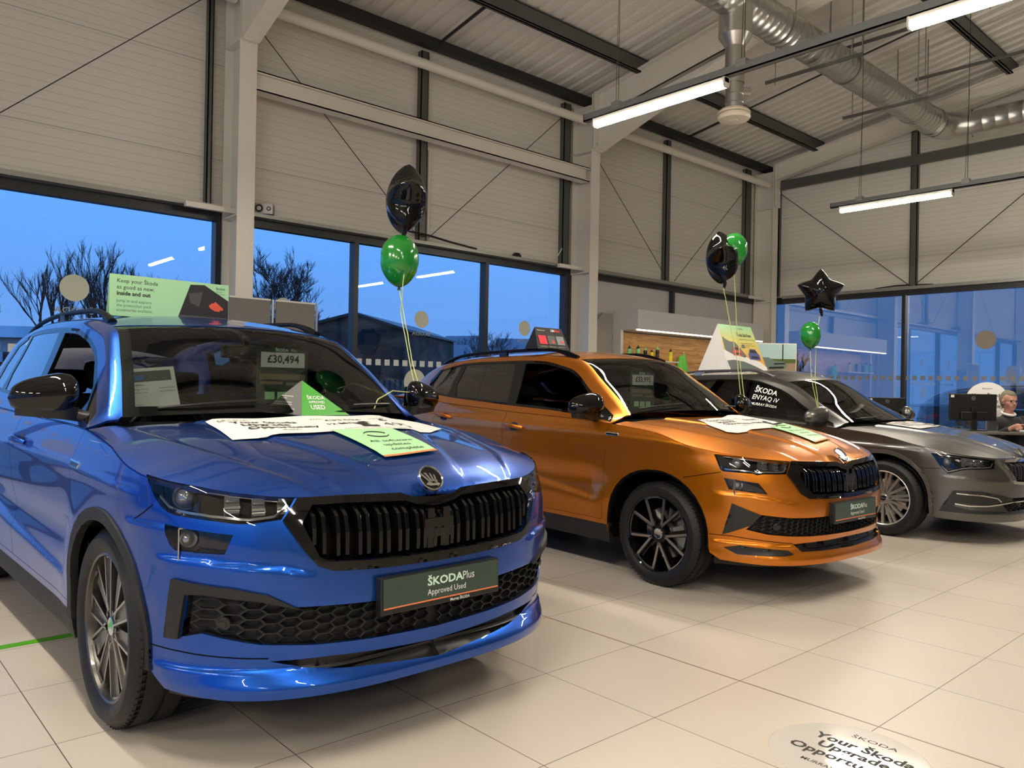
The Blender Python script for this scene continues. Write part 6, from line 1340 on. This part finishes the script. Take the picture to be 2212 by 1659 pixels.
TL = [(6.2, 41.5, 6.3, 'bare winter tree at the far left beyond the window'), (8.4, 39.6, 8.0, 'tall bare tree behind the left round window sticker'), (9.9, 38.9, 8.4, 'tallest bare tree, right of the left round sticker'), (11.0, 37.9, 7.8, 'bare tree just left of the mint green roof board'), (12.3, 37.0, 7.0, 'bare tree showing above the mint green roof board'), (13.5, 36.0, 6.4, 'bare tree against the left edge of the first column')]
for i, (x, y, h, lab) in enumerate(TL): tree(x, y, h, 11+i, lab, .42, .9, 5)
tree(14.2, 28.3, 7.2, 31, 'wide bushy bare tree behind the grey display panels', .75, .5, 6); tree(12.2, 29.5, 5.6, 32, 'smaller bare tree left of the wide one, right of the first column', .6, .6, 5)
tree(31, 37, 6.0, 41, 'round bare tree left of the black folded card on the orange car', .8, .4, 5)
tree(22.0, 11.6, 3.2, 51, 'small bare tree seen through the end window beside the corner column', .6, .5, 5)
# dark shed
sh = thing('dark_shed', 'dark brown gable ended shed beyond the middle window', 'shed', (10.4, 17.6, 0)); ivy = noise_rough(mat('dark_brown_wall', (.045, .035, .032), .8), 3, .6, .9); nt = ivy.node_tree
n1 = nt.nodes.new('ShaderNodeTexNoise'); n1.inputs['Scale'].default_value = 9; n1.inputs['Detail'].default_value = 8; rp = nt.nodes.new('ShaderNodeValToRGB'); rp.color_ramp.elements[0].position = .4; rp.color_ramp.elements[0].color = (.05, .034, .026, 1); rp.color_ramp.elements[1].position = .7; rp.color_ramp.elements[1].color = (.20, .13, .085, 1); nt.links.new(n1.outputs['Fac'], rp.inputs[0]); nt.links.new(rp.outputs[0], bsdf(ivy).inputs['Base Color'])
ex = Vector((.61, -.79, 0)).normalized(); ey_ = Vector((0, 0, 1)); mt = Matrix(((ex.x, 0, -ex.y, 0), (ex.y, 0, ex.x, 0), (0, 1, 0, 0), (0, 0, 0, 1)))
MB().prism([(-3.2, -.2), (1.30, -.2), (1.30, 2.62), (0, 3.02), (-3.2, 2.25)], 0, 5, mt).build('shed_wall', ivy, sh)
MB().prism([(-3.3, 2.22), (0, 3.02), (1.38, 2.60), (1.38, 2.66), (0, 3.09), (-3.3, 2.29)], -.08, 5, mt).build('shed_roof', M['dkframe'], sh)
for a, b, r_ in ((.35, 2.35, .32), (.45, 1.6, .28)):
    rn = random.Random(5); pts = [(a+r_*(1+.18*rn.uniform(-1, 1))*math.cos(t)*.9, b+r_*(1+.18*rn.uniform(-1, 1))*math.sin(t)) for t in [2*PI*i/22 for i in range(22)]]; MB().prism(pts, -.10, 0, mt).build('ivy_patch', mat('ivy', (.012, .022, .026), .9), sh)
# fence
fe = thing('palisade_fence', 'blue grey palisade fence beyond the window behind the orange car', 'fence', (0, 0, 0)); bl = mat('blue_grey_steel', (.14, .17, .22), .5, .3)
mb = MB(); x = 4.5
while x < 16: mb.box((x, 13.6, -.15), (x+.05, 13.62, 1.35)); x += .13
tag(mb.build('pales', bl, fe), kind='stuff'); MB().box((4.5, 13.63, .1), (16, 13.66, .16)).box((4.5, 13.63, 1.1), (16, 13.66, 1.16)).build('fence_rail', bl, fe)
# pale building at the left
pb = thing('pale_building', 'pale low building with a light metal roof beyond the left window', 'building', (3.0, 37.0, 0)); ex = Vector((.80, -.60, 0)); mt = Matrix(((ex.x, 0, -ex.y, 0), (ex.y, 0, ex.x, 0), (0, 1, 0, 0), (0, 0, 0, 1)))
box_ = lambda a, b: MB().box(a, b, mt)
box_((-8, -.2, 0), (4.3, 2.78, 1.6)).build('building_wall', mat('pale_render', (.42, .44, .46), .7), pb); MB().add([mt @ Vector(p) for p in ((-8.2, 2.75, -.3), (4.5, 2.75, -.3), (3.9, 3.30, 1.7), (-8.2, 3.30, 1.7))], [(0, 1, 2, 3)]).build('metal_roof', mat('pale_metal_roof', (.40, .46, .50), .35, .3), pb)
for i in range(5): box_((-5+i*1.9, 1.3, -.05), (-4.0+i*1.9, 2.2, 0)).build('building_window', M['dkframe'], pb)
box_((1.0, 1.45, -.12), (3.2, 2.2, -.06)).build('name_board', mat('sign_pale', (.55, .60, .66), .5), pb); text([('SUN', 1.35, 1.65, .50, .02, 'LEFT', 1.2)], mt @ Matrix.Translation((0, 0, -.13)), mat('navy_print', (.02, .05, .25), .5), pb, 'board_lettering')
sk = thing('red_container', 'dull red container at the far left outside', 'container', (4.9, 31.5, -.15)); box('container_box', (-1.2, -.8, 0), (.5, .8, 1.9), mat('dull_red', (.22, .035, .03), .6), sk)
# houses on the hill, distance haze lightened into their colours
def house(x, y, z, s, rz, seed, lab):
    e = thing('distant_house', lab, 'house', (x, y, z), rz); box('house_wall', (-3*s, -2.2*s, -6), (3*s, 2.2*s, 2.6*s), mat('haze_tinted_wall', (.50, .52, .54), .8), e)
    MB().prism([(-2.5*s, 2.6*s), (2.5*s, 2.6*s), (0, 4.6*s)], -3.2*s, 3.2*s, Matrix(((0, 0, 1, 0), (1, 0, 0, 0), (0, 1, 0, 0), (0, 0, 0, 1)))).build('house_roof', mat('haze_tinted_roof', (.26, .27, .30), .8), e)
    for k in (-1.6, 0, 1.6): box('house_window', (k*s-.4*s, -2.25*s, .6*s), (k*s+.4*s, -2.2*s, 1.7*s), mat('haze_tinted_window', (.15, .17, .20), .4), e)
HN = ['lowest hazy house just right of the dark shed', 'hazy house with a dark roof above the frosted squares', 'hazy house below the round sticker', 'hazy house left of the window bar', 'hazy house right of the window bar', 'far hazy house high on the hill', 'second far hazy house high on the hill', 'hazy house at the foot of the hill', 'broad hazy house near the orange car roof', 'small hazy house on the ridge']
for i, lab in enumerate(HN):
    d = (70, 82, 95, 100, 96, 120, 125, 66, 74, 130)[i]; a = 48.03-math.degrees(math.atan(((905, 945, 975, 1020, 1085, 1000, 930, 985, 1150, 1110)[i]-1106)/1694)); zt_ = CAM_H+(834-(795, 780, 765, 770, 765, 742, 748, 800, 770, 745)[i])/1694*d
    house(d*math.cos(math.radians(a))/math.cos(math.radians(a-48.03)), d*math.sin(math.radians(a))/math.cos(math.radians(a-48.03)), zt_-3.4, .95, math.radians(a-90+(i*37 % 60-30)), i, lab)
for i, (px_, d, top, lab) in enumerate(((940, 105, 735, 'hazy bare tree on the hill nearest the dark shed'), (1005, 110, 712, 'tallest hazy tree on the hill left of the window bar'), (965, 118, 720, 'hazy round tree on the hill below the round sticker'), (1028, 125, 728, 'hazy tree right against the window bar'))):
    a = 48.03-math.degrees(math.atan((px_-1106)/1694)); k = 1/math.cos(math.radians(a-48.03)); zt_ = CAM_H+(834-top)/1694*d; t = tree(d*math.cos(math.radians(a))*k, d*math.sin(math.radians(a))*k, 7.5, 61+i, lab, .8, .4, 4, z0=zt_-7.2)
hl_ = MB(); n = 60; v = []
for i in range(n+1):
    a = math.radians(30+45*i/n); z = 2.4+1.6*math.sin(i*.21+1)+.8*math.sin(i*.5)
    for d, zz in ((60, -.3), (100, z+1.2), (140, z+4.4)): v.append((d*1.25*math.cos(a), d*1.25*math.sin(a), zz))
hl_.add(v, [(3*i+j, 3*i+3+j, 3*i+4+j, 3*i+1+j) for i in range(n) for j in range(2)]); o = hl_.build('distant_hill', mat('haze_tinted_hill', (.30, .33, .36), .9), sm=80); struct(o)  # hill colour paled to stand in for distance haze
# building added opposite the end wall, tall enough to block the sky
ob = thing('sky_blocking_building', 'pale building added to block the sky beyond the end window', 'building', (36, 0, 0)); box('building_wall', (0, -20, -.2), (5, 21.5, 14.0), mat('sky_blocking_wall', (.85, .85, .85), .7), ob)
cp = MB(); cp.add([(-1.5, -12, 3.0), (-1.5, 3.6, 3.0), (0, 3.6, 4.2), (0, -12, 4.2)], [(0, 1, 2, 3)])
for i in range(12): cp.box((-1.5, 3.6-i*.6-.04, 2.98), (0, 3.6-i*.6, 3.04))
cp.build('canopy_roof', mat('dim_roof', (.30, .32, .36), .5), ob)
for i in range(6): box('building_door', (-.05, -12+i*4, -.1), (0, -10.4+i*4, 2.1), mat('dim_door', (.12, .14, .18), .5), ob)

# car parked outside beyond the end window
oc = copy_tree(grey); oc.name = 'parked_car'; oc.location = (20.2, 3.55, -.02); oc.rotation_euler = (0, 0, math.radians(-90)); tag(oc, 'dark blue grey car parked outside, seen through the end window', 'car')
dpm = paint('dark_blue_paint', (.02, .03, .05), metal=.6)
def recol(o):
    for ch in o.children:
        if ch.type == 'MESH' and ch.data.materials and ch.data.materials[0] == M['grey_paint']:
            ch.material_slots[0].link = 'OBJECT'; ch.material_slots[0].material = dpm
        recol(ch)
recol(oc)
tl = mat('red_tail_lens', (.30, .01, .03), .15)
for sd in (-1, 1):
    R = region(CG.wrap, [(-3.62, .80), (-3.30, .83), (-3.28, .76), (-3.45, .70), (-3.75, .70), (-3.9, .78)], res=(.03, .02), off=.008, skirt=.02); emit('tail_lamp', [R], tl, oc, (sd,))
tn = thing('folded_card_sign', 'white folded card on the roof of the car parked outside', 'sign', (20.2, 5.55, 1.47), math.radians(-90))
MB().add([(.2, -.35, 0), (.2, .35, 0), (0, .28, .5), (0, -.28, .5), (-.2, -.35, 0), (-.2, .35, 0)], [(0, 1, 2, 3), (4, 3, 2, 5), (0, 3, 4), (1, 5, 2)]).build('card_faces', M['white'], tn)
